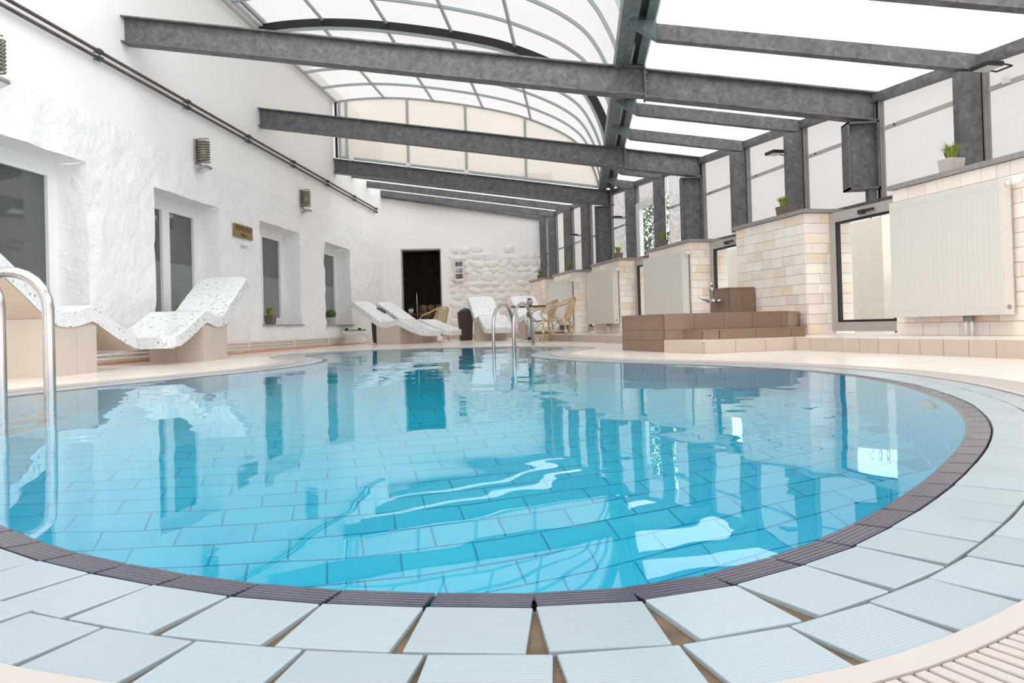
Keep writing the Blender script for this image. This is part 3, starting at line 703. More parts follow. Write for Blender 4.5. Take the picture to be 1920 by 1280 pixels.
rail = empty('vault_rail', (XL, 0, 5.39), label='white guide rail for the sliding vault along the top of the plaster wall', cat='rail')
MB().box(0, .05, -3, 16.2, 0, .13).build('rail_face', 'white_frame', rail)
MB().box(.05, .10, -3, 16.2, .0, .05).build('rail_lip', 'grey_frame', rail)
MB().box(.0, .12, -3, 12.3, .14, .19).build('rail_cover', 'white_frame', rail)
MB().box(.0, .15, -3, 12.3, .20, .26).build('seal', 'black_seal', rail)
# gable above the rear girder
gb = empty('gable_wall', (0, 16.12, 0), kind='structure', label='beige translucent gable between rear girder and vault')
GX = [-5.22, -5.06, -3.68, -2.39, -1.09, .47]
def bz(x): return roof_z(x) + .03
for a, b in zip(GX, GX[1:]):
    pts = [at_x(vp, a)] + [p for p in vp if a + .03 < p.x < b - .03] + [at_x(vp, b)]
    poly = [(a, bz(a)), (b, bz(b))] + [(p.x, p.z - .03) for p in reversed(pts)]
    MB().hexa([(x, 0, z) for x, z in poly], [(x, .016, z) for x, z in poly]).build('gable_sheet', 'polycarb_gable', gb)
for x in GX[:-1]:
    MB().box(x - .025, x + .025, -.03, .03, bz(x), at_x(vp, x).z - .02).build('gable_post', 'rib_backlit_grey', gb)
mb = MB(); rhs(mb, (-5.25, -.01, bz(-5.25) + .05), (.5, -.01, bz(.5) + .05), .05, .06); mb.build('gable_sill', 'rib_backlit_grey', gb)
MB().box(-5.32, -5.27, -.02, .02, bz(-5.3), 5.42).build('seal', 'black_seal', gb)
for x in (-4.95, -3.68, -2.39): MB().box(x - .05, x + .05, -.05, -.02, bz(x) - .05, bz(x) + .06).build('foot_bracket', 'white_frame', gb)
# end wall behind the camera
o = MB().hexa([(XL, -3.1, 0), (wall_x(-3.1), -3.1, 0), (wall_x(-3.1), -3.08, 0), (XL, -3.08, 0)], [(XL, -3.1, 5.4), (wall_x(-3.1), -3.1, 2.2), (wall_x(-3.1), -3.08, 2.2), (XL, -3.08, 5.4)]).build('wall_front', 'polycarb_roof', kind='structure', label='polycarbonate end wall behind the camera')

# ------------------------------------------------------------------ step and stone piers of the window wall
STZ, STW = .123, 1.475
st = MB(); wbox(st, -6, 9.3, -.05, STW - .012, 0, STZ - .006); wbox(st, 9.3, 13.2, -.05, .28, 0, STZ - .006)
sto = st.build('wall_step', 'grout_beige', kind='structure', label='long low beige tiled step along the window wall')
def wchild(mb, name, mat, par, **kw):
    o = mb.build(name, mat, par, **kw); o.matrix_parent_inverse = par.matrix_world.inverted(); return o
s = -4.2
while s < 13:
    if s > 9.1: break
    mb = MB(); wbox(mb, s + .002, s + .222, STW - .012, STW, 0, STZ); mb.build('riser_tile', 'beige_riser', sto); s += .225
s = -4.2
while s < 13:
    if s > 8.9: break
    for (w0, w1) in ((-.04, .42), (.42, .95), (.95, STW - .012)):
        mb = MB(); wbox(mb, s + .002, s + .447, w0 + .002, w1 - .002, STZ - .01, STZ); mb.build('tread_tile', 'deck_tiles', sto)
    s += .45
PIER = [(-4.0, -.925, 'stone pier carrying the large radiator, nearest the camera'), (.453, 1.935, 'stone pier behind the brown tiled basin'), (3.25, 4.755, 'stone pier whose radiator rises behind the brown basin'),
        (6.15, 7.65, 'stone pier with the third radiator from the camera'), (8.9, 10.45, 'stone pier with the radiator behind the bistro table'), (11.25, 12.7, 'last stone pier beside the far wall')]
unit = MB().box(-.5, .5, -.5, .5, -.5, .5).mesh('brick', 'brick_stone')
ROT = math.atan2(DW.y, DW.x)
for k, (s0, s1, lab) in enumerate(PIER):
    po = MB(); zb0 = STZ if s1 < 9 else 0; wbox(po, s0 + .012, s1 - .012, .035, .588, zb0, 1.5); po = po.build('stone_pier', 'brick_mortar', label=lab, cat='pier', group='stone clad piers of the window wall')
    zt = 1.5; nr = 12; rh = (zt - zb0) / nr
    for r_ in range(nr):
        z = zb0 + r_ * rh
        def course(lo, hi, face):
            x = lo
            while x < hi - 1e-4:
                ln = rnd.uniform(.12, .27); ln = ln if hi - x - ln > .08 else hi - x
                if face == 'w': c = WP(x + ln / 2, .592 + rnd.uniform(-.002, .003), z + rh / 2); sc_ = (ln - .004, .024, rh - .004)
                elif face == 's': c = WP(s0 + .006 + rnd.uniform(-.003, .002), x + ln / 2, z + rh / 2); sc_ = (.024, ln - .004, rh - .004)
                inst('brick', unit, po, c, (0, 0, ROT), sc_); x += ln
        course(max(s0, -2.7) , s1, 'w')
        if k > 0: course(.0, .592, 's')
    mb = MB(); wbox(mb, s0 - .035, s1 + .035, .035, .635, 1.502, 1.545); mb.build('coping', 'coping_stone', po)
# low windows between the piers
gaps = [(-.925, .453), (1.935, 3.25), (4.755, 6.15), (7.65, 8.9), (10.45, 11.25)]
for k, (a, b) in enumerate(gaps):
    f = MB(); z0, z1 = STZ + .03, 1.49
    for (p, q, c, d) in ((a, b, z0, z0 + .1), (a, b, z1 - .11, z1), (a, a + .11, z0 + .1, z1 - .11), (b - .11, b, z0 + .1, z1 - .11)): wbox(f, p, q, .23, .29, c, d)
    fo = f.build('door_%d' % (k + 2), 'grey_frame', kind='structure', label=['low grey framed glazed door next to the large radiator', 'low grey framed glazed door behind the mixer tap', 'glazed door under the tall white framed window', 'narrow glazed door beside the third radiator', 'narrow glazed door before the last stone pier'][k])
    g = MB()
    for (p, q, c, d) in ((a + .11, b - .11, z0 + .1, z0 + .125), (a + .11, b - .11, z1 - .135, z1 - .11), (a + .11, a + .135, z0 + .1, z1 - .11), (b - .135, b - .11, z0 + .1, z1 - .11)): wbox(g, p, q, .24, .285, c, d)
    g.build('gasket', 'black_seal', fo)
    g = MB(); g.add([WP(q_, .26, zz_) for q_, zz_ in ((a + .135, z0 + .125), (b - .135, z0 + .125), (b - .135, z1 - .135), (a + .135, z1 - .135))], [(0, 1, 2, 3)]); g.build('pane', 'clear_glass', fo)
    hs = (a + b) / 2 + .1; h = MB(); wbox(h, hs - .03, hs + .06, .29, .33, 1.405, 1.45); wbox(h, hs - .19, hs + .01, .315, .335, 1.415, 1.445); h.build('handle', 'black_plastic', fo, bevel=.006)

# ------------------------------------------------------------------ radiators
RADS = [(-2.23, -1.04, .29, 1.355, 'large white panel radiator nearest the camera on its stone pier'), (3.26, 4.7, .36, 1.37, 'white panel radiator half hidden by the brown tiled basin'),
        (6.13, 7.6, .315, 1.36, 'white panel radiator between basin and bistro table'), (8.9, 10.42, .31, 1.34, 'white panel radiator behind the wicker bistro chairs')]
for s0, s1, z0, z1, lab in RADS:
    ro = empty('radiator', WP((s0 + s1) / 2, .66, z0), ROT, label=lab, cat='radiator', group='panel radiators on the piers')
    hl = (s1 - s0) / 2; H = z1 - z0
    MB().box(-hl, hl, .075, .085, 0, H).build('front_panel', 'radiator_front', ro, bevel=.004)
    MB().box(-hl, hl, -.03, -.02, 0, H).build('back_panel', 'radiator_white', ro)
    for x in (-hl, hl - .012): MB().box(x, x + .012, -.03, .075, 0, H).build('side_panel', 'radiator_white', ro)
    tp = MB(); n_ = int(hl * 2 / .05)
    for q in range(n_): tp.box(-hl + q * .05 + .004, -hl + q * .05 + .044, -.02, .075, H - .006, H)
    tp.build('top_grille', 'radiator_white', ro, kind='stuff')
    d = MB()
    for q in range(int(hl * 2 / .052)):
        x = -hl + .05 + q * .052
        if x > hl - .04: break
        for zz in (.06, H - .06): d.box(x - .013, x + .013, .085, .0885, zz - .007, zz + .007)
    d.build('weld_dimples', 'radiator_white', ro, kind='stuff')
    MB().tube([(-hl + .0, .02, H - .04), (-hl - .05, .02, H - .04)], .02, 12).tube([(-hl - .05, .02, H - .04), (-hl - .13, .02, H - .04)], .026, 12).build('thermostat_valve', 'white_frame', ro, smooth=True)
    MB().tube([(-hl - .006, .03, .06), (-hl + .0, .03, .06)], .018, 12).build('bleed_plug', 'lamp_grey', ro)
    px = -hl * .3
    for dx in (-.03, .03): MB().tube([(px + dx, -.0, -(z0 - STZ)), (px + dx, .0, .0)], .011, 8).build('pipe', 'white_frame', ro, smooth=True)
    MB().box(px - .045, px + .045, -.02, .02, -.05, -.005).build('valve_block', 'lamp_grey', ro, bevel=.008)

# ------------------------------------------------------------------ brown tiled basin with platform
bs = empty('tiled_basin', WP(.6, 1.6, 0), label='raised brown tiled plunge basin with stepped side beside the pool', cat='basin')
BI = bs.matrix_world.copy(); BI.translation = -WP(.6, 1.6, 0)
BI = Matrix.Translation(-WP(.6, 1.6, 0))
def bchild(mb, nm, mat, bev=0): o = mb.build(nm, mat, bs, bevel=bev); o.matrix_parent_inverse = BI; return o
mb = MB()
lowb_ = [(1.03, 2.60), (.1, 2.52), (.085, 1.48), (1.9, 1.48), (1.9, 2.2)]
mb.hexa([WP(a, b, 0) for a, b in lowb_], [WP(a, b, STZ) for a, b in lowb_]); bchild(mb, 'basin_foot', 'grout_brown')
body = [(1.03, 2.60), (.1, 2.52), (.07, 1.12), (.6, .64), (1.9, .64), (1.9, 2.2)]
cen = (1.0, 1.68); hollow = [(cen[0] + (a - cen[0]) * .66, cen[1] + (b - cen[1]) * .66) for a, b in body]
def ring_prism(outer_, inner_, z0, z1):
    n_ = len(outer_); m2 = MB()
    m2.v = [tuple(WP(a, b, z)) for z in (z0, z1) for pl in (outer_, inner_) for a, b in pl]
    for k in range(n_):
        q = (k + 1) % n_
        m2.f += [(k, q, 2 * n_ + q, 2 * n_ + k), (n_ + q, n_ + k, 3 * n_ + k, 3 * n_ + q), (2 * n_ + k, 2 * n_ + q, 3 * n_ + q, 3 * n_ + k), (q, k, n_ + k, n_ + q)]
    return m2
bchild(ring_prism(body, hollow, STZ + .001, .375), 'basin_body', 'brown_tile')
mb = MB(); mb.hexa([WP(a, b, STZ + .001) for a, b in hollow], [WP(a, b, STZ + .02) for a, b in hollow]); bchild(mb, 'basin_floor', 'pool_blue')
mb = MB(); mb.add([WP(a, b, .345) for a, b in hollow], [tuple(range(6))]); bchild(mb, 'basin_water', 'pool_water')
plat = [(.1, 2.52), (-.57, 2.43), (-.57, 1.48), (.1, 1.48)]
mb = MB(); mb.hexa([WP(a, b, 0) for a, b in plat], [WP(a, b, STZ - .008) for a, b in plat]); bchild(mb, 'platform_body', 'grout_beige')
tier = [(.1, 2.30), (-.15, 2.22), (-.26, 2.1), (-.26, 1.14), (.1, 1.14)]
mb = MB(); mb.hexa([WP(a, b, STZ) for a, b in tier], [WP(a, b, .212) for a, b in tier]); bchild(mb, 'tier_body', 'grout_brown')
def wall_tiles(a, b, zs_, ln, mat, thick=.012, nm='tile', start=0.0):
    a = Vector((a[0], a[1])); b = Vector((b[0], b[1])); L_ = (b - a).length; d = (b - a) / L_; n_ = Vector((-d.y, d.x))
    for z0, z1 in zip(zs_, zs_[1:]):
        x = -start
        while x < L_ - 1e-3:
            x0 = max(0, x); x1 = min(L_, x + ln)
            if x1 - x0 > .02:
                p = [a + d * (x0 + .002), a + d * (x1 - .002)]; q = [t_ + n_ * thick for t_ in p]
                poly = [p[0], p[1], q[1], q[0]]
                m2 = MB(); m2.hexa([WP(t_.x, t_.y, z0 + .0015) for t_ in poly], [WP(t_.x, t_.y, z1 - .0015) for t_ in poly]); bchild(m2, nm, mat)
            x += ln
# faces (the normal points to the left of a->b in (s, w))
wall_tiles((.1, 2.52), (1.03, 2.60), [0, .12, .225, .385], .33, 'brown_tile') if False else None
wall_tiles((1.03, 2.60), (.1, 2.52), [0, .12, .23, .39], .46, 'brown_tile', -.012)
wall_tiles((1.03, 2.60), (1.9, 2.2), [0, .12, .23, .39], .46, 'brown_tile', .012)
wall_tiles((.1, 2.52), (.07, 1.12), [STZ, .225, .39], .33, 'brown_tile', -.012)
wall_tiles((.07, 1.12), (.6, .62), [STZ, .225, .39], .33, 'brown_tile', -.012)
wall_tiles((.1, 2.30), (-.15, 2.22), [STZ, .218], .3, 'brown_tile', -.012)
wall_tiles((-.15, 2.22), (-.26, 2.1), [STZ, .218], .3, 'brown_tile', -.012)
wall_tiles((-.26, 2.1), (-.26, 1.14), [STZ, .218], .4, 'brown_tile', -.012)
wall_tiles((.1, 2.52), (-.57, 2.43), [0, STZ], .33, 'beige_riser', -.012)
wall_tiles((-.57, 2.43), (-.57, 1.475), [0, STZ], .32, 'beige_riser', -.012)
bchild(ring_prism([(1.04, 2.615), (.09, 2.535), (.055, 1.10), (.6, .62), (1.9, .62), (1.9, 2.2)], hollow, .375, .392), 'rim', 'brown_tile')
mb = MB(); tp = [(.1, 2.32), (-.155, 2.235), (-.275, 2.11), (-.275, 1.12), (.1, 1.12)]; mb.hexa([WP(a, b, .21) for a, b in tp], [WP(a, b, .222) for a, b in tp]); bchild(mb, 'tread', 'brown_tile')
mb = MB(); tp = [(.1, 2.53), (-.58, 2.44), (-.58, 1.48), (.1, 1.48)]; mb.hexa([WP(a, b, STZ - .01) for a, b in tp], [WP(a, b, STZ) for a, b in tp]); bchild(mb, 'platform_top', 'deck_tiles')
# tap block
mb = MB(); wbox(mb, 1.5, 1.97, .64, .98, .392, .715); bchild(mb, 'tap_block', 'grout_brown')
for (a, b) in ((1.5, 1.735), (1.735, 1.97)):
    mb = MB(); wbox(mb, a + .002, b - .002, .98, .992, .393, .713); bchild(mb, 'tile', 'brown_tile')
for (a, b) in ((.63, .805), (.805, .98)):
    mb = MB(); wbox(mb, 1.488, 1.5, a + .002, b - .002, .393, .713); bchild(mb, 'tile', 'brown_tile')
mb = MB(); wbox(mb, 1.48, 1.98, .63, 1.0, .708, .722); bchild(mb, 'block_cap', 'brown_tile')
# tap
tpo = empty('mixer_tap', WP(1.72, 1.0, .56), ROT, label='chrome mixer tap on the brown tiled block', cat='tap')
MB().tube([(0, 0, 0), (0, .09, 0)], .02, 12).lathe([(.04, 0), (.04, .012)], 16).build('wall_union', 'chrome', tpo, smooth=True)
MB().tube([(-.06, .09, 0), (.1, .09, 0)], .026, 14).build('tap_body', 'chrome', tpo, smooth=True)
MB().tube([(0, .09, .02), (0, .09, .14), (0, .1, .19)], .014, 10).tube([(0, .1, .19), (0, .1, .24)], .022, 10).build('diverter', 'chrome', tpo, smooth=True)
MB().tube([(.02, .1, 0), (.03, .2, .02), (.03, .27, .07)], .013, 10).build('lever', 'chrome', tpo, smooth=True)
MB().lathe([(.035, 0), (.035, .02), (.02, .03)], 16, (-.1, .05, -.012)).build('knob', 'chrome', tpo, smooth=True)

# ------------------------------------------------------------------ loungers
PT = smoothed([(-.80, 0, 1.10), (-.72, 0, 1.07), (-.5, 0, .945), (-.25, 0, .80), (.03, 0, .625), (.14, 0, .565), (.26, 0, .548), (.42, 0, .558), (.58, 0, .592), (.68, 0, .596), (.80, 0, .555), (1.1, 0, .435), (1.4, 0, .335), (1.56, 0, .295)], 3)
def lounger_proto():
    W_, TH_ = .66, .145; n_ = len(PT); mb = MB(); uv = []
    # cross-section with softly rounded corners, length parameter for the mosaic
    bot = []
    for i, p in enumerate(PT):
        a = PT[max(0, i - 1)]; b = PT[min(n_ - 1, i + 1)]; t_ = (b - a).normalized(); nn = Vector((-t_.z, 0, t_.x)); nn = nn if nn.z > 0 else -nn; bot.append(p - nn * TH_ * (.85 if i < 3 or i > n_ - 4 else 1))
    L_ = [0]
    for a, b in zip(PT, PT[1:]): L_.append(L_[-1] + (b - a).length)
    me = bpy.data.meshes.new('mosaic_shell'); V = []; F = []; U = []
    def sec(i):
        k = 1.0
        e0, e1 = L_[i], L_[-1] - L_[i]; e = min(e0, e1)
        inset = max(0, .12 - e); ww = W_ / 2 - (inset ** 2) / .12 * .9
        r_ = .02; T = PT[i]; B_ = bot[i]; d = (B_ - T)
        return [(T + d * .0, -ww + r_, -ww + r_), (T + d * .12, -ww, -ww), (B_, -ww, -ww - TH_), (T, ww - r_, ww - r_), (T + d * .12, ww, ww), (B_, ww, ww + TH_)]
    rows = []
    for i in range(n_):
        ids = []
        for (p, y, u) in sec(i): ids.append(len(V)); V.append((p.x, y, p.z)); U.append((L_[i], u))
        rows.append(ids)
    for a, b in zip(rows, rows[1:]):
        F += [(a[0], b[0], b[3], a[3]), (a[1], b[1], b[0], a[0]), (a[2], b[2], b[1], a[1]), (a[3], b[3], b[4], a[4]), (a[4], b[4], b[5], a[5])]
    for ids, fl in ((rows[0], 1), (rows[-1], 0)):
        k0 = len(V); loop = [ids[0], ids[1], ids[2], ids[5], ids[4], ids[3]]
        for q, vtx in enumerate(loop): V.append(V[vtx]); U.append((V[vtx][1], 0 if q in (0, 5) else (.02 if q in (1, 4) else TH_)))
        f = tuple(range(k0, k0 + 6)); F.append(f if fl else f[::-1])
    me.from_pydata(V, [], F); lay = me.uv_layers.new(name='UVMap')
    for l_ in me.loops: lay.data[l_.index].uv = U[l_.vertex_index]
    me.materials.append(MAT['mosaic'])
    root = empty('tiled_lounger', (0, 0, 0), cat='lounger', group='mosaic tiled heated loungers')
    inst('mosaic_shell', me, root)
    V = []; F = []
    for i in range(n_): V += [(bot[i].x, -W_ / 2 + .004, bot[i].z - .001), (bot[i].x, W_ / 2 - .004, bot[i].z - .001)]
    for i in range(n_ - 1): F.append((2 * i, 2 * i + 1, 2 * i + 3, 2 * i + 2))
    m3 = MB(); m3.v = V; m3.f = F; m3.build('underside', 'underside_beige', root)
    def zb(x):
        for a, b in zip(bot, bot[1:]):
            if a.x <= x <= b.x: return a.z + (b.z - a.z) * (x - a.x) / (b.x - a.x)
        return .4
    xs = [0 + .73 * k / 8 for k in range(9)]; m4 = MB(); hw = .31
    m4.v = [(x, y, z) for x in xs for (y, z) in ((-hw, 0), (hw, 0), (hw, zb(x)), (-hw, zb(x)))]
    for i in range(8):
        for j in range(4): m4.f.append((i * 4 + j, (i + 1) * 4 + j, (i + 1) * 4 + (j + 1) % 4, i * 4 + (j + 1) % 4))
    m4.f += [(0, 1, 2, 3), (35, 34, 33, 32)]
    m4.build('pedestal', 'grout_beige', root)
    for y in (-hw, hw):
        for a, b in ((0, .42), (.42, .73)):
            n5 = MB(); sgn = -1 if y < 0 else 1
            n5.hexa([(a + .002, y, 0), (b - .002, y, 0), (b - .002, y + sgn * .006, 0), (a + .002, y + sgn * .006, 0)], [(a + .002, y, zb(a + .002) - .002), (b - .002, y, zb(b) - .002), (b - .002, y + sgn * .006, zb(b) - .002), (a + .002, y + sgn * .006, zb(a + .002) - .002)])
            n5.build('cladding_tile', 'beige_tile', root)
    for x, sg in ((0, -1), (.73, 1)):
        for a, b in ((-hw, 0), (0, hw)): MB().box(min(x, x + sg * .006), max(x, x + sg * .006), a + .002, b - .002, 0, zb(x) - .002).build('cladding_tile', 'beige_tile', root)
    return root
lg = lounger_proto()
# place by the floor corner of the pedestal: (corner x, y), direction from back to foot, which side the corner is on
def place(o, x, y, ang, side, lab, end=0.0):
    d = Vector((math.cos(ang), math.sin(ang))); n_ = Vector((-d.y, d.x)) * side * .31
    p = Vector((x, y)) - d * end + n_
    o.location = (p.x, p.y, 0); o.rotation_euler = (0, 0, ang); o['label'] = lab
place(lg, -4.266, 5.589, R(95.3), 1, 'mosaic lounger nearest the camera, behind the chrome pool ladder')
L2 = copy_tree(lg); place(L2, -4.469, 9.066, R(95.3 + 180), -1, 'mosaic lounger with raised back under the brass depth sign')
L3 = copy_tree(lg); L3.scale = (.9, .9, .9); place(L3, -4.50, 16.05, R(-25), 1, 'mosaic lounger at the far end, front one of the pair before the table')
L4 = copy_tree(lg); L4.scale = (.9, .9, .9); place(L4, -4.2, 16.95, R(-25), 1, 'mosaic lounger at the far end, rear one of the pair before the table')
L5 = copy_tree(lg); L5.location = (-2.28, 18.0, 0); L5.rotation_euler = (0, 0, R(-72)); L5['label'] = 'mosaic lounger facing the pool beside the tall dark planter'
L6 = copy_tree(lg); L6.location = (-1.24, 18.35, 0); L6.rotation_euler = (0, 0, R(-72)); L6['label'] = 'mosaic lounger partly hidden behind ladder and wicker chairs'

# ------------------------------------------------------------------ ladders
def ladder(name, legs_w, legs_d, zt, r, lab):
    o = empty(name, (legs_w[0][0], legs_w[0][1], 0), label=lab, cat='ladder', group='pool ladders')
    c0 = Vector((legs_w[0][0], legs_w[0][1], 0))
    for (a, b) in zip(legs_w, legs_d):
        a = Vector((*a, 0)) - c0; b = Vector((*b, 0)) - c0; d = b - a; L_ = d.length; R_ = L_ / 2
        pts = [a + Vector((0, 0, -1.1)) + d * .12, a + Vector((0, 0, -.4)) + d * .06, a + Vector((0, 0, 0))]
        zc = zt - R_ * .95
        for k in range(13):
            t_ = math.pi * k / 12; pts.append(a + d * (.5 - .5 * math.cos(t_)) + Vector((0, 0, zc + R_ * .95 * math.sin(t_))))
        pts.append(b + Vector((0, 0, 0)) + d * .06)
        MB().tube(pts, r, 14).build('rail', 'steel_tube', o, smooth=True)
        MB().lathe([(r * 2, 0), (r * 2, .012), (r * 1.1, .025)], 16, tuple(b + d * .06)).build('flange', 'chrome', o, smooth=True)
    a0 = Vector((*legs_w[0], 0)) - c0; a1 = Vector((*legs_w[1], 0)) - c0
    for z in (-.35, -.65, -.95): MB().tube([a0 + Vector((0, 0, z)), a1 + Vector((0, 0, z))], r * 1.2, 8).build('rung', 'steel_tube', o)
    return o
ladder('pool_ladder', [(-2.53, 3.34), (-2.50, 3.0)], [(-2.90, 3.28), (-2.87, 2.94)], .63, .026, 'chrome pool ladder rails close to the camera at the frame edge')
ladder('pool_ladder', [(-1.24, 10.5), (-.945, 10.42)], [(-1.02, 11.2), (-.73, 11.12)], .645, .024, 'chrome pool ladder rails at the far end of the pool')

# ------------------------------------------------------------------ bistro tables, chairs
def table(x, y, lab):
    o = empty('bistro_table', (x, y, 0), label=lab, cat='table', group='bistro tables')
    MB().box(-.33, .33, -.33, .33, .685, .71).build('table_top', 'wood_dark', o, bevel=.006)
    MB().tube([(0, 0, .03), (0, 0, .69)], .03, 14).build('column', 'chrome', o, smooth=True)
    for k in range(4):
        a = R(45 + 90 * k); c, s_ = math.cos(a), math.sin(a)
        MB().tube([(0, 0, .07), (c * .15, s_ * .15, .06), (c * .29, s_ * .29, .025)], [.028, .022, .018], 8).build('foot', 'chrome', o, smooth=True)
    return o
def chair_proto():
    o = empty('wicker_chair', (0, 0, 0), cat='chair', group='wicker bistro chairs')       # faces +x
    r = .017
    MB().box(-.21, .23, -.22, .22, .40, .425).build('seat', 'rattan_weave', o, bevel=.01)
    mb = MB(); ring_ = [(.23, -.22, .41), (.23, .22, .41), (-.21, .22, .41), (-.21, -.22, .41)]
    mb.tube(ring_, .02, 8, closed=True); mb.build('seat_frame', 'rattan', o, smooth=True)
    for s_ in (-1, 1):
        MB().tube([(.21, s_ * .21, .0), (.21, s_ * .21, .41)], r, 8).build('leg', 'rattan', o, smooth=True)
        MB().tube([(-.27, s_ * .22, .0), (-.2, s_ * .21, .41), (-.25, s_ * .21, .62), (-.31, s_ * .2, .80)], r, 8).build('leg', 'rattan', o, smooth=True)
        pts = smoothed([(.14, s_ * .235, .42), (.225, s_ * .25, .50), (.21, s_ * .255, .60), (.08, s_ * .265, .665), (-.12, s_ * .26, .72), (-.28, s_ * .22, .79), (-.35, s_ * .1, .83), (-.36, 0, .84)], 4)
        MB().tube(pts, r, 8).build('arm', 'rattan', o, smooth=True)
        MB().tube([(.21, s_ * .21, .2), (-.235, s_ * .215, .2)], .011, 8).build('stretcher', 'rattan', o, smooth=True)
        MB().tube([(.21, s_ * .21, .22), (.0, s_ * .21, .39)], .009, 6).build('brace', 'rattan', o)
        for (x, z) in ((.21, .2), (.21, .39), (-.235, .2), (-.2, .4)): MB().tube([(x, s_ * .213, z - .025), (x, s_ * .213, z + .025)], .025, 8).build('binding', 'binding_cream', o)
    mb = MB(); n_ = 9; V = []
    for j, z in enumerate((.43, .56, .69, .80)):
        for k in range(n_):
            u = -1 + 2 * k / (n_ - 1); y = u * .19; x = -.21 - .13 * (z - .43) / .37 - .045 * (1 - u * u); V += [(x, y, z)]
    F = [(j * n_ + k, j * n_ + k + 1, (j + 1) * n_ + k + 1, (j + 1) * n_ + k) for j in range(3) for k in range(n_ - 1)]
    m2 = len(V); V2 = [(x - .012, y, z) for x, y, z in V]; mb.v = V + V2
    mb.f = F + [tuple(i + m2 for i in f[::-1]) for f in F]; mb.build('backrest', 'rattan_weave', o, smooth=True)
    MB().tube([(.21, -.21, .2), (.21, .21, .2)], .011, 8).build('stretcher', 'rattan', o, smooth=True)
    return o
table(-1.02, 14.75, 'dark topped bistro table behind the far pool ladder')
table(-4.2, 18.55, 'dark topped bistro table behind the paired loungers')
ch = chair_proto(); ch.location = (-.47, 14.35, 0); ch.rotation_euler = (0, 0, R(168)); ch['label'] = 'wicker armchair in front of the third radiator'
c = copy_tree(ch); c.location = (-.84, 15.5, 0); c.rotation_euler = (0, 0, R(172)); c['label'] = 'wicker armchair tucked behind the table with the chrome column'
c = copy_tree(ch); c.location = (-3.62, 18.2, 0); c.rotation_euler = (0, 0, R(150)); c['label'] = 'wicker armchair in front of the dark doorway'
c = copy_tree(ch); c.location = (-4.85, 19.2, 0); c.rotation_euler = (0, 0, R(-30)); c['label'] = 'wicker armchair in the corner behind the paired loungers'

# ------------------------------------------------------------------ planters and pots
def tall_planter(x, y, rz, lab, hgt=.72):
    o = empty('tall_planter', (x, y, 0), rz, label=lab, cat='planter', group='tall dark planters')
    a, b = .135, .175
    MB().hexa([(-a, -a, 0), (a, -a, 0), (a, a, 0), (-a, a, 0)], [(-b, -b, hgt), (b, -b, hgt), (b, b, hgt), (-b, b, hgt)]).build('box', 'dark_planter', o, bevel=.006)
    bm = bmesh.new(); bmesh.ops.create_icosphere(bm, subdivisions=3, radius=.15)
    for v in bm.verts: v.co *= 1 + .25 * noise.noise(v.co * 14); v.co.z *= .62
    me = bpy.data.meshes.new('succulent'); bm.to_mesh(me); bm.free(); me.materials.append(MAT['succulent_green']); inst('succulent', me, o, (0, 0, hgt))
tall_planter(-2.92, 18.75, R(20), 'tall dark planter against the rubble stone wall')
tall_planter(-4.62, 16.75, R(15), 'tall dark planter behind the front one of the paired loungers', .74)
def tuft(mb, n_, h, spread, seed):
    q = random.Random(seed)
    for k in range(n_):
        a = q.uniform(0, 6.283); r0 = q.uniform(0, spread * .45); le = q.uniform(.15, 1) * spread * 1.2; hh = h * q.uniform(.6, 1); wd = .004 + .004 * q.random()
        b = Vector((r0 * math.cos(a), r0 * math.sin(a), 0)); side = Vector((-math.sin(a), math.cos(a), 0)) * wd; out = Vector((math.cos(a), math.sin(a), 0)) * le
        m1 = b + out * .35 + Vector((0, 0, hh * .65)); tip = b + out + Vector((0, 0, hh))
        mb.add([b - side, b + side, m1 + side * .8, m1 - side * .8, tip], [(0, 1, 2, 3), (3, 2, 4)])
    return mb
def grass_pot(loc, rz, size, lab, pot='pot_grey', seed=1, round_=False):
    o = empty('potted_plant', loc, rz, label=lab, cat='plant pot', group='small potted plants')
    a = size * .40; b = size * .5; h = size * .95
    MB().hexa([(-a, -a, 0), (a, -a, 0), (a, a, 0), (-a, a, 0)], [(-b, -b, h), (b, -b, h), (b, b, h), (-b, b, h)]).build('pot', pot, o, bevel=.004)
    if round_:
        bm = bmesh.new(); bmesh.ops.create_icosphere(bm, subdivisions=4, radius=size * .62)
        for v in bm.verts: v.co *= 1 + .12 * noise.noise(v.co * 40)
        me = bpy.data.meshes.new('topiary_ball'); bm.to_mesh(me); bm.free(); me.materials.append(MAT['topiary_green']); inst('topiary_ball', me, o, (0, 0, h + size * .42))
    else:
        g = tuft(MB(), 120, size * 1.0, size * .55, seed).build('grass_tuft', 'grass_green', o, loc=(0, 0, h - .005))
CZ = 1.546
grass_pot(WP(-1.40, .38, CZ), ROT, .16, 'pale square pot of grass on the pier above the large radiator', 'pot_pale', 1)
grass_pot(WP(1.12, .42, CZ), ROT, .145, 'grey pot of grass on the pier behind the brown basin', 'pot_grey', 2)
grass_pot(WP(4.5, .46, CZ), ROT, .145, 'grey pot of grass on the pier next to the tall window', 'pot_grey', 3)
grass_pot(WP(6.62, .42, CZ), ROT, .145, 'grey pot of grass on the third pier from the camera with a radiator', 'pot_grey', 4)
grass_pot(WP(9.72, .42, CZ), ROT, .145, 'grey pot of grass on the pier above the bistro table', 'pot_grey', 5)
grass_pot(WP(12.3, .42, CZ), ROT, .145, 'grey pot of grass on the last pier by the far wall', 'pot_grey', 6)
grass_pot((-5.53, 9.9, .464), 0, .16, 'pot of grass on the window sill behind the raised mosaic lounger', 'pot_grey', 7)
grass_pot((-5.46, 12.72, .464), 0, .17, 'grey pot of grass on the sill of the third window', 'pot_grey', 8)
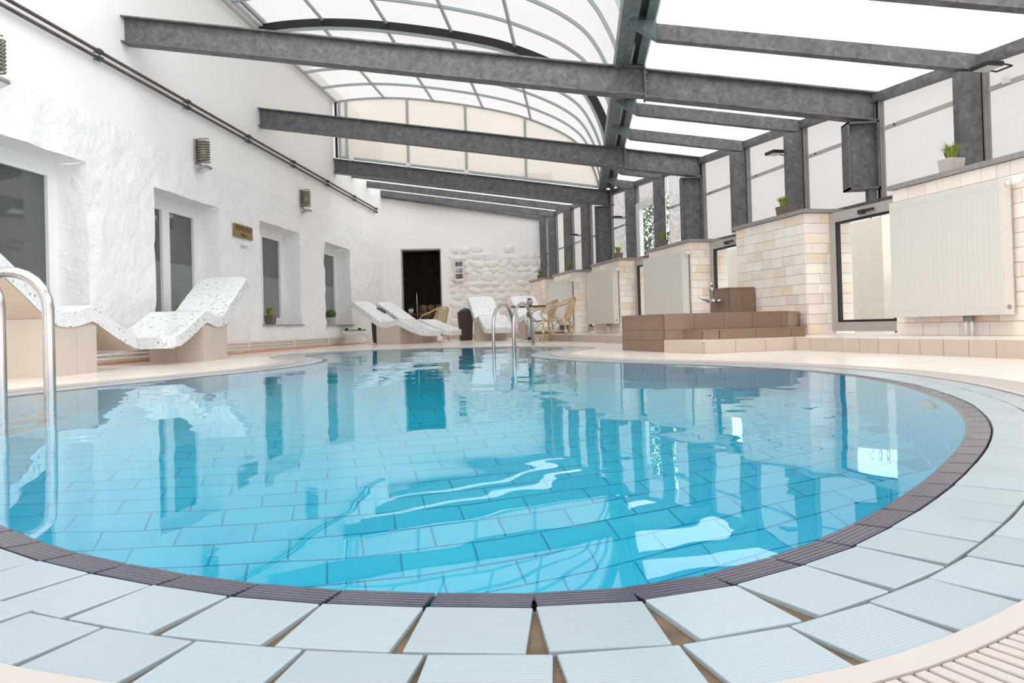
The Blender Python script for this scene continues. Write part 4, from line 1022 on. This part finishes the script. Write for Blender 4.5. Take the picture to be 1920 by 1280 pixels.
grass_pot((-5.46, 15.95, .464), 0, .17, 'pale pot with a clipped green ball on the last window sill', 'pot_pale', 9, True)
def table_pot(x, y, lab):
    o = empty('table_plant', (x, y, .711), label=lab, cat='plant pot', group='pots on the bistro tables')
    MB().lathe([(.045, 0), (.062, .05), (.062, .11), (.055, .115)], 18).build('pot', 'pot_pale', o, smooth=True)
    tuft(MB(), 60, .05, .07, 5).build('succulent', 'succulent_green', o, loc=(0, 0, .11))
table_pot(-1.0, 14.7, 'round pale pot on the bistro table behind the far ladder')
table_pot(-4.25, 18.45, 'round pale pot on the bistro table behind the paired loungers')

# ------------------------------------------------------------------ wall lamps, floodlights, sign, hoses
def wall_lamp(y, lab):
    o = empty('wall_lamp', (XL, y, 2.72), label=lab, cat='lamp', group='coiled metal wall lamps')
    MB().box(0, .03, -.07, .07, .02, .36).build('back_plate', 'lamp_grey', o, bevel=.004)
    MB().tube([(.11, 0, .06), (.11, 0, .34)], .062, 18).build('diffuser', 'lamp_metal', o, smooth=True)
    pts = [(.11 + .085 * math.cos(R(30 * k)), .085 * math.sin(R(30 * k)), .04 + .32 * k / 108) for k in range(109)]
    MB().tube(pts, .009, 6).build('coil', 'lamp_metal', o, smooth=True)
    MB().tube([(.02, 0, .05), (.06, 0, -.01), (.09, 0, -.03)], .018, 8).build('bracket', 'lamp_grey', o)
    f = MB().box(-.075, .075, -.085, .085, -.022, .018).build('flood_head', 'lamp_grey', o, bevel=.006, loc=(.12, .0, -.055)); f.rotation_euler = (0, R(-18), 0)
    MB().box(-.055, .055, -.065, .065, -.026, -.022).build('lens', 'lens_white', f)
wall_lamp(6.32, 'coiled metal wall lamp at the frame edge'); wall_lamp(10.1, 'coiled metal wall lamp above the second window'); wall_lamp(14.06, 'coiled metal wall lamp above the third window')
def flood(s, lab, dw=.0):
    o = empty('floodlight', WP(s, .0, 2.47), ROT, label=lab, cat='floodlight', group='black floodlights on the window wall')
    h = MB().box(-.1, .1, .1, .28, -.02, .02).build('flood_head', 'black_plastic', o, bevel=.008)
    MB().box(-.08, .08, .12, .26, -.025, -.021).build('lens', 'lens_white', h)
    MB().tube([(-.08, .1, .0), (-.08, .0, -.01), (.08, 0, -.01), (.08, .1, 0)], .008, 6).build('yoke', 'black_plastic', o)
    MB().box(-.03, .03, -.03, .0, -.14, -.08).build('junction_box', 'white_frame', o)
flood(-1.62, 'black floodlight nearest the camera on the window wall'); flood(1.62, 'black floodlight beside the slim post above the brown basin'); flood(7.25, 'black floodlight above the third radiator'); flood(10.1, 'black floodlight near the far wall')
sg = empty('depth_sign', (XL + .035, 11.46, 1.94), label='small brass plate with water depth lettering on rough plaster', cat='sign')
MB().box(-.006, .004, -.335, .335, -.105, .105).build('plate', 'brass', sg, bevel=.002)
def text(body, size, loc, par, mat, nm='lettering'):
    cu = bpy.data.curves.new(nm, 'FONT'); cu.body = body; cu.size = size; cu.align_x = 'CENTER'; cu.align_y = 'CENTER'; cu.extrude = .0008; cu.materials.append(MAT[mat])
    to = bpy.data.objects.new('tmp_text', cu); me = bpy.data.meshes.new_from_object(to); bpy.data.objects.remove(to); o = bpy.data.objects.new(nm, me); COL.objects.link(o); o.parent = par; o.location = loc; o.rotation_euler = (R(90), 0, R(90)); return o
text('V\u00cdZM\u00c9LYS\u00c9G', .105, (.006, 0, .04), sg, 'engraving'); text('160cm', .085, (.006, 0, -.055), sg, 'engraving')
tg = empty('temperature_note', (XL + .03, 11.5, 1.7), label='small grey 24-26 °C lettering under the brass plate', cat='sign')
plain('note_grey', srgb(150, 150, 150), .6, var=.02)
text('24-26 \u00b0C', .085, (0, 0, 0), tg, 'note_grey')
for k, (dz, lab) in enumerate(((0, 'upper white hose curling from the wall tap to the lounger base'), (-.03, 'lower white hose curling from the wall tap to the lounger base'))):
    pts = smoothed([(XL + .05, 16.2, .33 + dz), (XL + .2, 16.3, .26 + dz), (XL + .45, 16.3, .27 + dz), (XL + .62, 16.2, .2 + dz), (-4.62, 16.1 - .05 * k, .05), (-4.5, 16.04 - .05 * k, .018)], 6)
    MB().tube(pts, .013, 8).build('hose', 'hose_white', smooth=True, label=lab, cat='hose', group='white hoses')
vt = MB(); vt.tube([(XL, 16.25, .33), (XL + .5, 16.55, .33)], .016, 8); vto = vt.build('wall_tap', 'lamp_grey', label='dark valve pipe on the plaster wall above the hoses', cat='tap')
for q in (.25, .75): p = Vector((XL, 16.25, .33)).lerp(Vector((XL + .5, 16.55, .33)), q); MB().lathe([(.035, 0), (.035, .05)], 10, tuple(p)).build('valve_handle', 'black_plastic', vto)

# ------------------------------------------------------------------ outside the low windows
gw = MB(); wbox(gw, -4.0, 5.05, -4.8, -4.6, -.1, 1.12); gw.build('garden_wall', 'plaster_smooth', label='white garden wall outside the first glazed door', cat='wall')
gw = MB(); wbox(gw, 5.1, 15.0, -4.5, -4.3, -.1, 2.2); gw.build('neighbour_wall', 'pebble_paper', label='pale outbuilding wall outside the glazed doors', cat='wall')
def tree(loc, n_, hgt, lab, seed, leafy):
    q = random.Random(seed); o = empty('garden_tree' if not leafy else 'garden_shrub', loc, label=lab, cat='tree' if not leafy else 'shrub')
    mb = MB()
    def br(p, d, L_, r_, dep):
        e = p + d * L_; m_ = p.lerp(e, .5) + Vector((q.uniform(-.05, .05), q.uniform(-.05, .05), 0)) * L_
        mb.tube([p, m_, e], [r_, r_ * .8, r_ * .6], 5, cap=False)
        if dep:
            for _ in range(3): br(p.lerp(e, q.uniform(.5, 1)), (d + Vector((q.uniform(-.8, .8), q.uniform(-.8, .8), q.uniform(-.2, .5)))).normalized(), L_ * q.uniform(.5, .72), r_ * .55, dep - 1)
    br(Vector((0, 0, 0)), Vector((0, 0, 1)), hgt * .4, .06, 4); mb.build('trunk', 'twig_brown', o)
    if leafy:
        lf = MB()
        for _ in range(n_):
            p = Vector((max(-1.1, min(1.1, q.gauss(0, .5))), max(-1.1, min(1.1, q.gauss(0, .5))), q.uniform(.2, hgt))); u = Vector((q.uniform(-1, 1), q.uniform(-1, 1), q.uniform(-1, 1))).normalized() * .05; v_ = u.orthogonal().normalized() * .025
            lf.add([p - u, p + v_, p + u, p - v_], [(0, 1, 2, 3)])
        lf.build('foliage', 'leaf_green', o)
tree(WP(7.0, -6.2, -.1), 0, 3.6, 'bare branched tree outside the first glazed door', 3, False)
tree(WP(10.3, -1.95, -.1), 5200, 3.6, 'leafy shrub behind the tall white framed window', 4, True)
